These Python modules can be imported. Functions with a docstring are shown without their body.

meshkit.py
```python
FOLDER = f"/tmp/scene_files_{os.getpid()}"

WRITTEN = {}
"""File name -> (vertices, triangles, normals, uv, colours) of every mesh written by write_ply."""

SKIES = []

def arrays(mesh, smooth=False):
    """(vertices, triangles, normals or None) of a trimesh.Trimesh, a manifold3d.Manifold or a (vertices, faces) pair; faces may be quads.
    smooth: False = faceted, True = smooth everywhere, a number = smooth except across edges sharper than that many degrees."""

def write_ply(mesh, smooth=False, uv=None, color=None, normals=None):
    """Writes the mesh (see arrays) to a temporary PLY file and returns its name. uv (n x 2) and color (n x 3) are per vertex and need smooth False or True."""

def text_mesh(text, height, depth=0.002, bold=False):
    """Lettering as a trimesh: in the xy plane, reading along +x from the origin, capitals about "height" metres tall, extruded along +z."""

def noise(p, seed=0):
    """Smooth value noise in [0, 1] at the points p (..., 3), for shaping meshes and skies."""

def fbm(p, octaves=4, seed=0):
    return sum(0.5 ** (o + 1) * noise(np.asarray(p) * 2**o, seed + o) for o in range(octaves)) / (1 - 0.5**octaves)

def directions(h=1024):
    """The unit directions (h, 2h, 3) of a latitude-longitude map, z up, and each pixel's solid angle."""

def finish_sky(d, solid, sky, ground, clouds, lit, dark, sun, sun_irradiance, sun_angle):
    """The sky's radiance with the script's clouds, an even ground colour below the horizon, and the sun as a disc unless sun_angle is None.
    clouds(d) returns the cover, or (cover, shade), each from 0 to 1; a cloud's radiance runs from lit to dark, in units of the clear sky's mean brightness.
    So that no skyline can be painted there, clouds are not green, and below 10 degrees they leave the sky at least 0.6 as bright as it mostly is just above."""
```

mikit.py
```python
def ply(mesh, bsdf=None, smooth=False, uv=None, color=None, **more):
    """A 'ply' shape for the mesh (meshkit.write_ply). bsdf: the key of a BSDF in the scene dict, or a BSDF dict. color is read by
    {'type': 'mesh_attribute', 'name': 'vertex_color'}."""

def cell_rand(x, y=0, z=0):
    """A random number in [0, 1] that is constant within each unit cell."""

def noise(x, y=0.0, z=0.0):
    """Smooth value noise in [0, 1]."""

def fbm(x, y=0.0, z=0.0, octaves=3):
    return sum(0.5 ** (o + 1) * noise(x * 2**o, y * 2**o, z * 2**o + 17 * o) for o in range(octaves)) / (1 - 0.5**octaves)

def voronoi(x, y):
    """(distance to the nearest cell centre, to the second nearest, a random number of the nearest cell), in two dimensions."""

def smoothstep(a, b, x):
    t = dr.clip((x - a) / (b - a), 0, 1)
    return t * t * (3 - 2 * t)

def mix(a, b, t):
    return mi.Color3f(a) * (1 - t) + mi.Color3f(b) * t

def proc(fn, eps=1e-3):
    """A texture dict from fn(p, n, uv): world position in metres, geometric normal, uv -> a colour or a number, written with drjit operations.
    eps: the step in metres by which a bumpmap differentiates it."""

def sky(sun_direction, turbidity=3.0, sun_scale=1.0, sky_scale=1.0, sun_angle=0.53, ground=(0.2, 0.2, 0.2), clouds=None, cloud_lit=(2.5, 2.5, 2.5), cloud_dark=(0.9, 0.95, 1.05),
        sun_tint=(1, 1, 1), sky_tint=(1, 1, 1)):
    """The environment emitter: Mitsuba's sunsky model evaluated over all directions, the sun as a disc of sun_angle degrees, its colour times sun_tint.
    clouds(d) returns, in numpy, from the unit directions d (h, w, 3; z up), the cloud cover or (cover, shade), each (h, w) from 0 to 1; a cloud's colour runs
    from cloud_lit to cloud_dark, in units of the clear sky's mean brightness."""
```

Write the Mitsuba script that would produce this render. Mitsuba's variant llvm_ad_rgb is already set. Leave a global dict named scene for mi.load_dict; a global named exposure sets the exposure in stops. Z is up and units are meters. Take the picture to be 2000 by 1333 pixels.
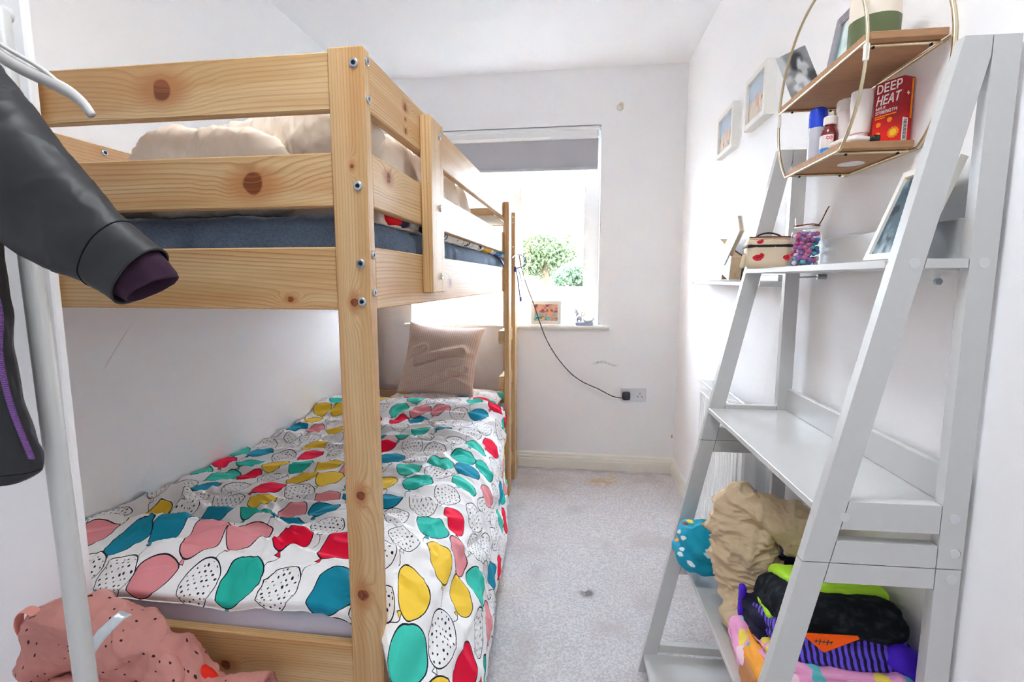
import math, random
import numpy as np, trimesh, drjit as dr, mitsuba as mi
import mikit, meshkit
from mikit import proc, noise, fbm, voronoi, cell_rand, smoothstep, mix
from shapely.geometry import Polygon
from shapely import affinity

T = mi.ScalarTransform4f
scene, labels = {}, {}

# ------------------------------------------------------------------ camera, sky, lamp, exposure
exposure = 1.3
CAM = np.array([-0.5467, -3.0016, 1.1508])
yaw, pitch, FPX = 0.1411, -0.1214, 980.77
fwd = np.array([-math.sin(yaw) * math.cos(pitch), math.cos(yaw) * math.cos(pitch), math.sin(pitch)])
scene['camera'] = {'type': 'perspective', 'fov': math.degrees(2 * math.atan(1000 / FPX)), 'fov_axis': 'x',
                   'to_world': T().look_at(origin=CAM.tolist(), target=(CAM + fwd).tolist(), up=[0, 0, 1]),
                   'near_clip': 0.02, 'far_clip': 500.0}
SKY, LAMP = 4.9, 12.5


def overcast(d):
    return np.ones(d.shape[:2]), 0.25 * meshkit.fbm(d * [3, 3, 6], 3, 5)


scene['sky'] = mikit.sky([0.3, -0.7, 0.6], turbidity=4.0, sun_scale=0.0, sky_scale=SKY, ground=(0.14, 0.14, 0.145), clouds=overcast,
                         cloud_lit=(26.6, 31.2, 36.4), cloud_dark=(20.0, 23.4, 27.3))


# ------------------------------------------------------------------ helpers
def lin(r, g, b):
    c = np.array([r, g, b]) / 255.0
    return [float(x) for x in np.where(c <= 0.04045, c / 12.92, ((c + 0.055) / 1.055) ** 2.4)]


def rgb(r, g, b):
    return {'type': 'rgb', 'value': lin(r, g, b)}


def mat(name, color, rough=0.6, spec=0.5, metallic=0.0, bump=None, bscale=1.0, **kw):
    col = color if isinstance(color, dict) else rgb(*color)
    b = {'type': 'principled', 'base_color': col, 'roughness': rough, 'specular': spec, 'metallic': metallic, **kw}
    if bump is not None:
        b = {'type': 'bumpmap', 'arbitrary': bump, 'scale': bscale, 'bsdf': b}
    scene[name] = {'type': 'twosided', 'bsdf': b}
    return name


def free(key):
    if key not in scene and key not in labels:
        return key
    n = 1
    while f'{key}_{n:03d}' in scene or f'{key}_{n:03d}' in labels:
        n += 1
    return f'{key}_{n:03d}'


def thing(name, label, cat, group=None):
    key = free(name)
    labels[key] = {'label': label, 'category': cat}
    if group:
        labels[key]['group'] = group
    return key


def obj(name, mesh, bsdf, parent=None, smooth=False, uv=None, label=None, **kw):
    key = (parent + '__' + name) if parent else name
    key = free(key)
    if isinstance(mesh, tuple) and len(mesh) == 3:
        mesh, uv = (mesh[0], mesh[1]), mesh[2]
    scene[key] = mikit.ply(mesh, bsdf, smooth=smooth, uv=uv, **kw)
    if label:
        labels[key] = {'label': label}
    return key


def single(name, mesh, bsdf, label, cat, group=None, **kw):
    key = obj(name, mesh, bsdf, **kw)
    labels[key] = {'label': label, 'category': cat}
    if group:
        labels[key]['group'] = group
    return key


def struct(name, mesh, bsdf, parent=None, label=None, **kw):
    key = obj(name, mesh, bsdf, parent, **kw)
    if not parent:
        labels[key] = {'kind': 'structure', 'label': label or name.replace('_', ' ')}
    elif label:
        labels[key] = {'label': label}
    return key


def rotz(a):
    return trimesh.transformations.rotation_matrix(a, [0, 0, 1])


def rot(a, ax, p=(0, 0, 0)):
    return trimesh.transformations.rotation_matrix(a, ax, p)


def tr(x, y, z):
    return trimesh.transformations.translation_matrix([x, y, z])


def xf(v, M):
    return v @ M[:3, :3].T + M[:3, 3]


def cat(*ms):
    ms = [m if isinstance(m, trimesh.Trimesh) else trimesh.Trimesh(np.asarray(m[0]), quads(m[1]), process=False) for m in ms]
    return trimesh.util.concatenate(ms)


def quads(f):
    f = np.asarray(f)
    return np.vstack([f[:, [0, 1, 2]], f[:, [0, 2, 3]]]) if f.shape[1] == 4 else f


def cbox(x0, x1, y0, y1, z0, z1, ch=0.002):
    """A box with chamfered edges."""
    c, h = np.array([x0 + x1, y0 + y1, z0 + z1]) / 2, np.abs(np.array([x1 - x0, y1 - y0, z1 - z0])) / 2
    ch = min(ch, 0.45 * h.min())
    pts = []
    for s in np.ndindex(2, 2, 2):
        s = np.array(s) * 2 - 1
        for k in range(3):
            d = np.full(3, ch)
            d[k] = 0
            pts.append(c + s * (h - d))
    m = trimesh.convex.convex_hull(np.array(pts))
    return m


def boardmesh(x0, x1, y0, y1, z0, z1, axis, idx, ch=0.0025, M=None):
    """A chamfered board whose uv runs in metres: u along the grain axis, v across it, v offset by the board's number."""
    m = cbox(x0, x1, y0, y1, z0, z1, ch)
    v = m.vertices[m.faces].reshape(-1, 3)
    n = np.repeat(np.abs(m.face_normals), 3, axis=0)
    lo = np.array([x0, y0, z0])
    q = v - lo
    others = [k for k in range(3) if k != axis]
    a, b = others
    across = np.where(n[:, a] > n[:, b], q[:, b], q[:, a] + 0.31)
    end = n[:, axis] > 0.8
    u = np.where(end, q[:, a] + 5, q[:, axis])
    across = np.where(end, q[:, b], across)
    uv = np.stack([u, across + idx * 2.0], 1)
    if M is not None:
        v = xf(v, M)
    f = np.arange(len(v)).reshape(-1, 3)
    return (v, f), uv


def extrude(poly, h, M=None):
    ms = [trimesh.creation.extrude_polygon(g, h, engine='earcut') for g in getattr(poly, 'geoms', [poly])]
    m = trimesh.util.concatenate(ms)
    if M is not None:
        m.apply_transform(M)
    return m


def gridmesh(P, closed_u=False, uv=None):
    """Grid of points P[i, j] as a mesh; closed_u joins the last column j to the first (a seam column repeats it)."""
    if closed_u:
        P = np.concatenate([P, P[:, :1]], 1)
    n, m = P.shape[:2]
    idx = np.arange(n * m).reshape(n, m)
    q = np.stack([idx[:-1, :-1], idx[:-1, 1:], idx[1:, 1:], idx[1:, :-1]], -1).reshape(-1, 4)
    if uv is None:
        su = np.concatenate([[0], np.cumsum(np.linalg.norm(np.diff(P[n // 2], axis=0), axis=1))])
        sv = np.concatenate([[0], np.cumsum(np.linalg.norm(np.diff(P[:, m // 2], axis=0), axis=1))])
        uv = np.stack(np.broadcast_arrays(su[None, :], sv[:, None]), -1)
    return P.reshape(-1, 3), quads(q), uv.reshape(-1, 2)


def normals(P):
    du, dv = np.gradient(P, axis=1), np.gradient(P, axis=0)
    n = np.cross(du, dv)
    return n / (np.linalg.norm(n, axis=2, keepdims=True) + 1e-12)


def ridged(p, octaves=3, seed=0):
    return 1 - np.abs(2 * meshkit.fbm(p, octaves, seed) - 1) * 2


def tube(pts, r, sides=12, cap=True):
    p = np.asarray(pts, float)
    r = np.broadcast_to(np.asarray(r, float), (len(p),))
    t = np.gradient(p, axis=0)
    t /= np.linalg.norm(t, axis=1, keepdims=True) + 1e-12
    a = np.zeros_like(p)
    ref = np.array([0, 0, 1.0]) if abs(t[0, 2]) < 0.9 else np.array([1.0, 0, 0])
    a0 = np.cross(t[0], ref)
    for i in range(len(p)):
        a0 = a0 - t[i] * (a0 @ t[i])
        a0 /= np.linalg.norm(a0)
        a[i] = a0
    b = np.cross(t, a)
    ang = np.arange(sides) * 2 * np.pi / sides
    v = p[:, None] + r[:, None, None] * (np.cos(ang)[None, :, None] * a[:, None] + np.sin(ang)[None, :, None] * b[:, None])
    i, j = np.meshgrid(np.arange(len(p) - 1), np.arange(sides), indexing='ij')
    q = np.stack([i * sides + j, i * sides + (j + 1) % sides, (i + 1) * sides + (j + 1) % sides, (i + 1) * sides + j], -1).reshape(-1, 4)
    f, v = quads(q), v.reshape(-1, 3)
    if cap:
        n = len(v)
        v = np.vstack([v, p[:1], p[-1:]])
        k = np.arange(sides)
        f = np.vstack([f, np.stack([(k + 1) % sides, k, k * 0 + n], 1), np.stack([n - 1 - sides + 1 + k - 0, n - sides + (k + 1) % sides, k * 0 + n + 1], 1)])
    return trimesh.Trimesh(v, f, process=False)


def spline(pts, n=40):
    from scipy.interpolate import CubicSpline
    p = np.asarray(pts, float)
    s = np.concatenate([[0], np.cumsum(np.linalg.norm(np.diff(p[:, :3], axis=0), axis=1))])
    return CubicSpline(s, p)(np.linspace(0, s[-1], n))


def lathe(prof, cx, cy, z0=0, n=32, M=None):
    """Profile [(r, z), ...] turned round a vertical axis."""
    m = trimesh.creation.revolve(np.array(prof, float), sections=n)
    m.apply_translation([cx, cy, z0])
    if M is not None:
        m.apply_transform(M)
    return m


def rbox(size, r, step=0.02, M=None, amp=0.0, freq=20, seed=0, shape=None, ridge=True, layers=0, lamp=0.0, sq=(1, 1, 1)):
    """A rounded box as one fine closed mesh, its surface pushed about by fold-like noise; shape(v) bends it first."""
    h = np.array(size, float) / 2
    vs, fs, off = [], [], 0
    for k in range(3):
        a, b = [(1, 2), (2, 0), (0, 1)][k]
        na, nb = max(2, int(2 * h[a] / step) + 1), max(2, int(2 * h[b] / step) + 1)

        def warp(n, hh):
            return np.linspace(-hh, hh, n)
        A, B = np.meshgrid(warp(na, h[a]), warp(nb, h[b]), indexing='ij')
        for s in (-1, 1):
            v = np.zeros(A.shape + (3,))
            v[..., a], v[..., b], v[..., k] = A, B, s * h[k]
            idx = np.arange(A.size).reshape(A.shape) + off
            q = np.stack([idx[:-1, :-1], idx[1:, :-1], idx[1:, 1:], idx[:-1, 1:]], -1).reshape(-1, 4)
            fs.append(q if s > 0 else q[:, ::-1])
            vs.append(v.reshape(-1, 3))
            off += A.size
    m = trimesh.Trimesh(np.vstack(vs), quads(np.vstack(fs)), process=False)
    m.merge_vertices(digits_vertex=6)
    v = np.array(m.vertices)
    rr = np.minimum(r, h * 0.98)
    inner = np.clip(v, -(h - rr), h - rr)
    d = (v - inner) / rr
    ln = np.linalg.norm(d, axis=1, keepdims=True)
    v = inner + d / np.maximum(ln, 1e-9) * rr
    m.vertices = v
    if amp:
        n = m.vertex_normals
        p = v * freq * np.array(sq)
        w = ridged(p, 3, seed) if ridge else 2 * meshkit.fbm(p, 3, seed) - 1
        dd = amp * w
        if layers:
            side = np.sqrt(np.clip(1 - n[:, 2] ** 2, 0, 1))
            zz = (v[:, 2] / (2 * h[2]) + 0.5) * layers + 0.35 * meshkit.noise(v * 9, seed + 7)
            dd = dd - lamp * side * np.abs(np.cos(np.pi * zz)) ** 6
        v = v + n * dd[:, None]
    if shape is not None:
        v = shape(v)
    m.vertices = v if M is None else xf(v, M)
    return m


def sweep(path, side, a, b, n=56, amp=0.0, freq=14, seed=0, e=0.8, lip=0.0, aniso=(1, 1, 1), steps=70, lip2=0.0):
    """A cloth tube: path points, half widths a (along 'side') and b (across), folds of height amp; lip turns its end in."""
    k = len(path)
    data = np.column_stack([np.asarray(path, float), np.broadcast_to(a, (k,)), np.broadcast_to(b, (k,))])
    s = spline(data, steps)
    p, a, b = s[:, :3], s[:, 3], s[:, 4]
    t = np.gradient(p, axis=0)
    t /= np.linalg.norm(t, axis=1, keepdims=True)
    side = np.asarray(side, float)
    S = side - t * (t @ side)[:, None]
    S /= np.linalg.norm(S, axis=1, keepdims=True)
    N = np.cross(t, S)
    ang = np.arange(n) * 2 * np.pi / n
    c, d = np.cos(ang), np.sin(ang)
    c, d = np.sign(c) * np.abs(c) ** e, np.sign(d) * np.abs(d) ** e
    P = p[:, None] + a[:, None, None] * c[None, :, None] * S[:, None] + b[:, None, None] * d[None, :, None] * N[:, None]
    if amp:
        nn = P - p[:, None]
        nn = nn / (np.linalg.norm(nn, axis=2, keepdims=True) + 1e-9)
        P = P + nn * (amp * ridged(P * freq * np.array(aniso), 3, seed))[..., None]
    if lip:
        rings = []
        for f, g in ((0.0, 0.93), (-0.25, 0.88), (-0.6, 0.84), (-1, 0.8)):
            j = -1
            rings.append(p[j] + t[j] * f * lip + (P[j] - p[j]) * g)
        P = np.concatenate([P, np.array(rings)], 0)
    else:
        P = np.concatenate([P, np.broadcast_to(P[-1].mean(0), P[-1:].shape)], 0)
    if lip2:
        P = np.concatenate([np.array([p[0] - t[0] * -f * lip2 + (P[0] - p[0]) * g for f, g in ((1, .8), (.5, .86), (0, .93))]), P], 0)
    else:
        P = np.concatenate([np.broadcast_to(P[0].mean(0), P[:1].shape), P], 0)
    return P


def crease(P, amp, freq, seed, aniso=(1, 1, 1)):
    """Sharp little folds on a cloth surface, running where two noises cross."""
    N = normals(np.concatenate([P, P[:, :1]], 1))[:, :-1]
    c = P - P.mean(1, keepdims=True)
    N = N * np.sign((N * c).sum(-1, keepdims=True))
    q = P * np.array(aniso)
    w = meshkit.fbm(q * freq * .5, 2, seed)[..., None] * 1.6
    r = 1 - np.abs(2 * meshkit.noise(q * freq + w, seed + 1) - 1)
    r2 = 1 - np.abs(2 * meshkit.noise(q * freq * 1.9 + w, seed + 2) - 1)
    d = amp * (r ** 3 * 1.2 + .5 * r2 ** 3 - .45)
    out = P + N * d[..., None]
    out[0], out[-1] = P[0], P[-1]
    return out


def patch(P, i0, i1, j0, j1, off=0.0015):
    """A strip lying on part of a grid surface, lifted by off, with a turned edge so that it has thickness."""
    N = normals(P)
    cols = np.arange(j0, j1) % P.shape[1]
    Q = P[i0:i1][:, cols]
    n = N[i0:i1][:, cols]
    c = Q - P[i0:i1].mean(1, keepdims=True)
    n = n * np.sign((n * c).sum(-1, keepdims=True))
    top, low = Q + n * off, Q - n * off * 0.5
    R = np.concatenate([low[:, :1], top, low[:, -1:]], 1)
    return np.concatenate([R[:1] * 0 + low[:1][:, [0] + list(range(low.shape[1])) + [-1]], R, low[-1:][:, [0] + list(range(low.shape[1])) + [-1]]], 0)


def cushion(c00, c10, c11, c01, thick, up, n=70, amp=0.0, freq=12, seed=0, p=2.4, aniso=(1, 1, 1), sag=0.06):
    """A stuffed cushion between four corners; up is the direction of its thickness."""
    u, v = np.meshgrid(np.linspace(0, 1, n), np.linspace(0, 1, n))
    c00, c10, c11, c01, up = (np.asarray(x, float) for x in (c00, c10, c11, c01, up))
    U, V = 2 * u - 1, 2 * v - 1
    us, vs = 0.5 + 0.5 * U * (1 - sag * (1 - V ** 2)), 0.5 + 0.5 * V * (1 - sag * (1 - U ** 2))
    B = (((1 - us) * (1 - vs))[..., None] * c00 + (us * (1 - vs))[..., None] * c10 + (us * vs)[..., None] * c11 + ((1 - us) * vs)[..., None] * c01)
    t = thick / 2 * (np.clip(1 - np.abs(U) ** p, 0, 1) * np.clip(1 - np.abs(V) ** p, 0, 1)) ** 0.5
    w = amp * ridged(B * freq * np.array(aniso), 3, seed) * np.clip(t / (thick / 4), 0, 1)
    top, bot = B + up * (t + w)[..., None], B - up * (t)[..., None]
    L, W = np.linalg.norm(c10 - c00), np.linalg.norm(c01 - c00)
    uv = np.stack([u * L, v * W], -1)
    a, b = gridmesh(top, uv=uv), gridmesh(bot, uv=uv)
    return np.vstack([a[0], b[0]]), np.vstack([a[1], b[1][:, ::-1] + len(a[0])]), np.vstack([a[2], b[2] + [0.3, 0.2]])


def text(s, height, M, depth=0.0006, bold=True, wide=None):
    m = meshkit.text_mesh(s, height, depth, bold)
    if wide:
        m.apply_scale([wide / m.bounds[1][0], 1, 1])
    m.apply_transform(M)
    return m


def basis(o, ex, ey, ez):
    M = np.eye(4)
    M[:3, 0], M[:3, 1], M[:3, 2], M[:3, 3] = ex, ey, ez, o
    return M


def disc(r, h, M, n=20):
    m = trimesh.creation.cylinder(r, h, sections=n)
    m.apply_transform(M)
    return m


def unit(v):
    v = np.asarray(v, float)
    return v / np.linalg.norm(v)



# ------------------------------------------------------------------ materials
KNOTS = [  # board number, u, v, radius
    (1, 1.108, 0.345, .0085), (1, .72, .343, .010), (1, .505, .340, .013), (1, 1.36, .35, .004),
    (2, .455, .052, .0215), (3, .635, .046, .022), (4, .70, .02, .006), (4, .30, .09, .005),
    (5, .19, .07, .008), (5, .19, .045, .004), (5, .19, .02, .006), (5, .9, .06, .012), (6, .08, .07, .011), (6, .36, .03, .009), (6, 1.2, .05, .012),
    (7, .55, .05, .012), (7, .85, .08, .010), (7, 1.4, .05, .014), (8, .25, .05, .010), (8, .7, .045, .012),
    (9, .5, .04, .012), (10, .6, .05, .015), (11, .5, .035, .007), (12, .8, .05, .015), (13, .9, .05, .01), (14, 1.5, .05, .014),
    (15, .45, .06, .007), (16, .6, .33, .008), (17, .7, .33, .01), (17, 1.05, .04, .009)]


def pine(p, n, uv):
    u, v = uv.x, uv.y
    board = dr.floor(v / 2.0)
    vl = v - board * 2.0
    wide = cell_rand(board, 5)
    w = fbm(u * 0.9 + board * 7.7, vl * 5.0, board, 2)
    # a slow arch across the board gives the flame figure of flat-sawn pine
    f = vl * (95 + 60 * wide) + 11.0 * (w - 0.5) + 0.5 * noise(u * 3.0, vl * 60, board)
    core, halo = mi.Float(0), mi.Float(0)
    for b, ku, kv, r in KNOTS:
        du, dv = (u - ku) / r, (v - (b * 2.0 + kv)) / r
        side = 0.8 + 0.4 * noise(du * 0.8 + b, dv * 0.8, b)
        g = dr.exp(-0.5 * (dr.square(du / 3.4) + dr.square(dv / 1.5)))
        f = f + 3.4 * g * side
        d = dr.sqrt(dr.square(du) + dr.square(dv * 0.95)) * (0.85 + 0.3 * noise(du * 1.1 + 9, dv * 1.1 + b))
        core = dr.maximum(core, smoothstep(1.05, 0.8, d))
        dh = dr.sqrt(dr.square(du / 1.7) + dr.square(dv))
        halo = dr.maximum(halo, smoothstep(2.3, 0.7, dh))
    i = dr.floor(f)
    s = f - i
    late = smoothstep(0.45, 0.93, s) * smoothstep(1.0, 0.94, s)
    tone = noise(cell_rand(board) * 50 + i * 1.7, board)
    c = mix(lin(208, 175, 130), lin(194, 156, 108), smoothstep(.3, .7, fbm(u * 2, vl * 30, board, 2)))
    c = mix(c, lin(148, 100, 56), late * (0.22 + 0.5 * tone * tone))
    c = mix(c, lin(162, 120, 78), 0.26 * noise(u * 9, v * 520))
    c = mix(c, lin(160, 92, 44), halo * 0.7)
    flame = smoothstep(.54, .68, fbm(u * 1.5 + board * 3.3, vl * 24, board + 4, 2))
    c = mix(c, lin(178, 120, 66), flame * (0.30 + 0.25 * late))
    ring = noise(f * 5.0, board, 3)
    return mix(c, mix(lin(92, 42, 18), lin(138, 74, 38), ring), core)


mat('pine', proc(pine), 0.45, 0.4)


def carpet_col(p, n, uv):
    t = fbm(p.x * 210, p.y * 210, 0, 3)
    b = fbm(p.x * 7, p.y * 7, 3, 3)
    c = mix(lin(198, 195, 198), lin(228, 226, 229), smoothstep(0.2, 0.8, t))
    c = mix(c, lin(190, 182, 180), smoothstep(0.5, 0.85, b) * 0.5)

    def spot(x, y, rx, ry):
        return dr.exp(-(dr.square((p.x - x) / rx) + dr.square((p.y - y) / ry))) * smoothstep(0.25, 0.6, fbm(p.x * 40, p.y * 40, 1, 3))
    c = mix(c, lin(96, 90, 92), dr.minimum(spot(-0.515, -1.25, .022, .022) * 1.5, 0.85))
    c = mix(c, lin(196, 168, 120), dr.minimum(spot(-0.43, -0.20, .07, .05) * 1.1, 0.7))
    c = mix(c, lin(205, 180, 140), dr.minimum(spot(-0.36, -0.10, .03, .05), 0.6))
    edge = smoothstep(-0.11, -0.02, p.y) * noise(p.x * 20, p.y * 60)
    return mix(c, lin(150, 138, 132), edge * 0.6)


mat('carpet', proc(carpet_col), 0.95, 0.05, bump=proc(lambda p, n, uv: fbm(p.x * 240, p.y * 240, 0, 2), 4e-4), bscale=0.0022)


def wall_col(p, n, uv):
    t = fbm(p.x * 3 + 11, p.y * 3, p.z * 3, 3)
    c = mix(lin(246, 246, 248), lin(249, 249, 250), t)
    # pencil scuffs under the window, a drip by the corner and a faint crayon line on the wall beside the bed
    far = smoothstep(-0.03, -0.012, p.y)
    m = smoothstep(.010, .002, dr.abs(p.z - 0.655 - 0.01 * dr.sin(p.x * 40))) * smoothstep(-.50, -.46, p.x) * smoothstep(-.33, -.37, p.x) * noise(p.x * 130, p.z * 200)
    c = mix(c, lin(150, 150, 158), far * m * 0.8)
    d = smoothstep(.007, .003, dr.abs(p.x + 0.013)) * smoothstep(.012, .006, dr.abs(p.z - 0.225)) * far
    c = mix(c, lin(205, 165, 110), d)
    left = smoothstep(-1.885, -1.889, p.x)
    k = smoothstep(.004, .001, dr.abs(p.y + 1.774 - (p.z - 0.90) * 0.8 - 0.35 * dr.square(p.z - 0.9))) * smoothstep(.89, .92, p.z) * smoothstep(1.04, .98, p.z)
    return mix(c, lin(226, 212, 210), left * k * 0.8)


mat('wall_paint', proc(wall_col), 0.7, 0.25, bump=proc(lambda p, n, uv: fbm(p.x * 220, p.y * 220, p.z * 220, 2), 5e-4), bscale=0.00025)
mat('ceiling_paint', (248, 248, 249), 0.8, 0.2)
mat('skirting_gloss', (246, 243, 232), 0.3, 0.5)
mat('window_plastic', (246, 248, 250), 0.25, 0.5)
mat('white_lacquer', (197, 197, 196), 0.35, 0.5)
mat('white_matt', (240, 240, 238), 0.6, 0.3)
mat('blind_fabric', proc(lambda p, n, uv: mix(lin(176, 177, 184), lin(186, 187, 194), noise(p.x * 900, p.z * 900))), 0.9, 0.1)
mat('radiator_enamel', (246, 246, 246), 0.3, 0.5)
mat('dark_grey', (110, 112, 114), 0.6, 0.3)
mat('black_plastic', (22, 22, 26), 0.35, 0.5)
mat('black_rubber', (38, 38, 44), 0.5, 0.4)
mat('steel', (190, 200, 210), 0.28, 0.5, 1.0)
mat('hole_dark', (18, 22, 30), 0.6, 0.2)
mat('gold_metal', (226, 212, 180), 0.3, 0.5, 1.0)
scene['pane_glass'] = {'type': 'thindielectric', 'int_ior': 1.5}
scene['clear_glass'] = {'type': 'thindielectric', 'int_ior': 1.45}

# ------------------------------------------------------------------ the room
H, WL, WB = 2.327, -1.89, -3.75


def xwall(y):            # the right wall stands very slightly out of square
    return -0.016 * y


struct('floor', cbox(-2.4, 0.3, WB - .2, 0.01, -0.1, 0.0), 'carpet', label='grey cut pile carpet with small stains')
struct('ceiling', cbox(-2.4, 0.3, WB - .2, 0.3, H, H + .1), 'ceiling_paint', label='plain white ceiling')
WX0, WX1, WZ0, WZ1 = -1.603, -0.462, 0.885, 2.022


def wall_with_hole():
    a = Polygon([(-2.4, -.1), (.3, -.1), (.3, H + .05), (-2.4, H + .05)])
    a = a.difference(Polygon([(WX0, WZ0), (WX1, WZ0), (WX1, WZ1), (WX0, WZ1)]))
    return extrude(a, 0.26, basis([0, 0.26, 0], [1, 0, 0], [0, 0, 1], [0, -1, 0]))


struct('wall_far', wall_with_hole(), 'wall_paint', label='white window wall with scuffs')
struct('wall_left', cbox(WL - .15, WL, WB - .1, 0.2, -.05, H + .05), 'wall_paint', label='white wall along the bunk bed')
struct('wall_back', cbox(-2.4, .4, WB - .15, WB, -.05, H + .05), 'wall_paint', label='white wall behind the viewer')
struct('wall_right', extrude(Polygon([(xwall(.2), .2), (xwall(WB - .1), WB - .1), (.35, WB - .1), (.35, .2)]), H + .1, tr(0, 0, -.05)), 'wall_paint', label='white wall behind the ladder desk')
struct('wall_return', cbox(WL - .05, -1.623, -2.112, -2.0935, -.02, H + .03, .003), 'wall_paint', label='white boxed-in return at the foot of the bunk')


def skirting(length, M, name, label):
    prof = Polygon([(0, 0), (.016, 0), (.016, .052), (.0125, .055), (.0125, .058), (.015, .061), (.015, .071), (.010, .0745), (.010, .078), (.012, .081), (.011, .088), (.006, .094), (0, .096)])
    struct(name, extrude(prof, length, M), 'skirting_gloss', smooth=25, label=label)


skirting(2.0, basis([-1.95, 0, 0], [0, -1, 0], [0, 0, 1], [1, 0, 0]) @ np.eye(4), 'baseboard_far', 'cream gloss skirting board under the window')
ang = math.atan(0.016)
skirting(3.8, basis([0, 0.0, 0], [-math.cos(ang), -math.sin(ang), 0], [0, 0, 1], [math.sin(ang), -math.cos(ang), 0]), 'baseboard_right', 'cream gloss skirting board along the right wall')

# window: frame, mullion, two panes, sill
W = 'window_1'
labels[W] = {'kind': 'structure', 'label': 'white plastic casement window with a mullion'}
FY = 0.115


def wframe(x0, x1, z0, z1, w, y0, y1):
    a = Polygon([(x0, z0), (x1, z0), (x1, z1), (x0, z1)]).difference(Polygon([(x0 + w, z0 + w), (x1 - w, z0 + w), (x1 - w, z1 - w), (x0 + w, z1 - w)]))
    return extrude(a, y1 - y0, basis([0, y1, 0], [1, 0, 0], [0, 0, 1], [0, -1, 0]))


obj('frame', wframe(WX0 - .005, WX1 + .005, WZ0 - .005, WZ1 + .005, .048, FY, FY + .07), 'window_plastic', W)
obj('mullion', cbox(-1.03, -.975, FY - .004, FY + .07, WZ0 + .02, WZ1 - .02, .004), 'window_plastic', W)
obj('sash', wframe(-.975, WX1 - .043, WZ0 + .043, WZ1 - .043, .047, FY - .012, FY + .05), 'window_plastic', W)
obj('glazing_bead', wframe(WX0 + .043, -1.03, WZ0 + .043, WZ1 - .043, .02, FY + .005, FY + .05), 'window_plastic', W)
for a, b in ((-.93, -.55), (-1.54, -1.05)):
    obj('pane', trimesh.Trimesh([[a - .02, FY + .03, WZ0 + .06], [b + .02, FY + .03, WZ0 + .06], [b + .02, FY + .03, WZ1 - .06], [a - .02, FY + .03, WZ1 - .06]], [[0, 1, 2], [0, 2, 3]], process=False), 'pane_glass', W)
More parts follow.
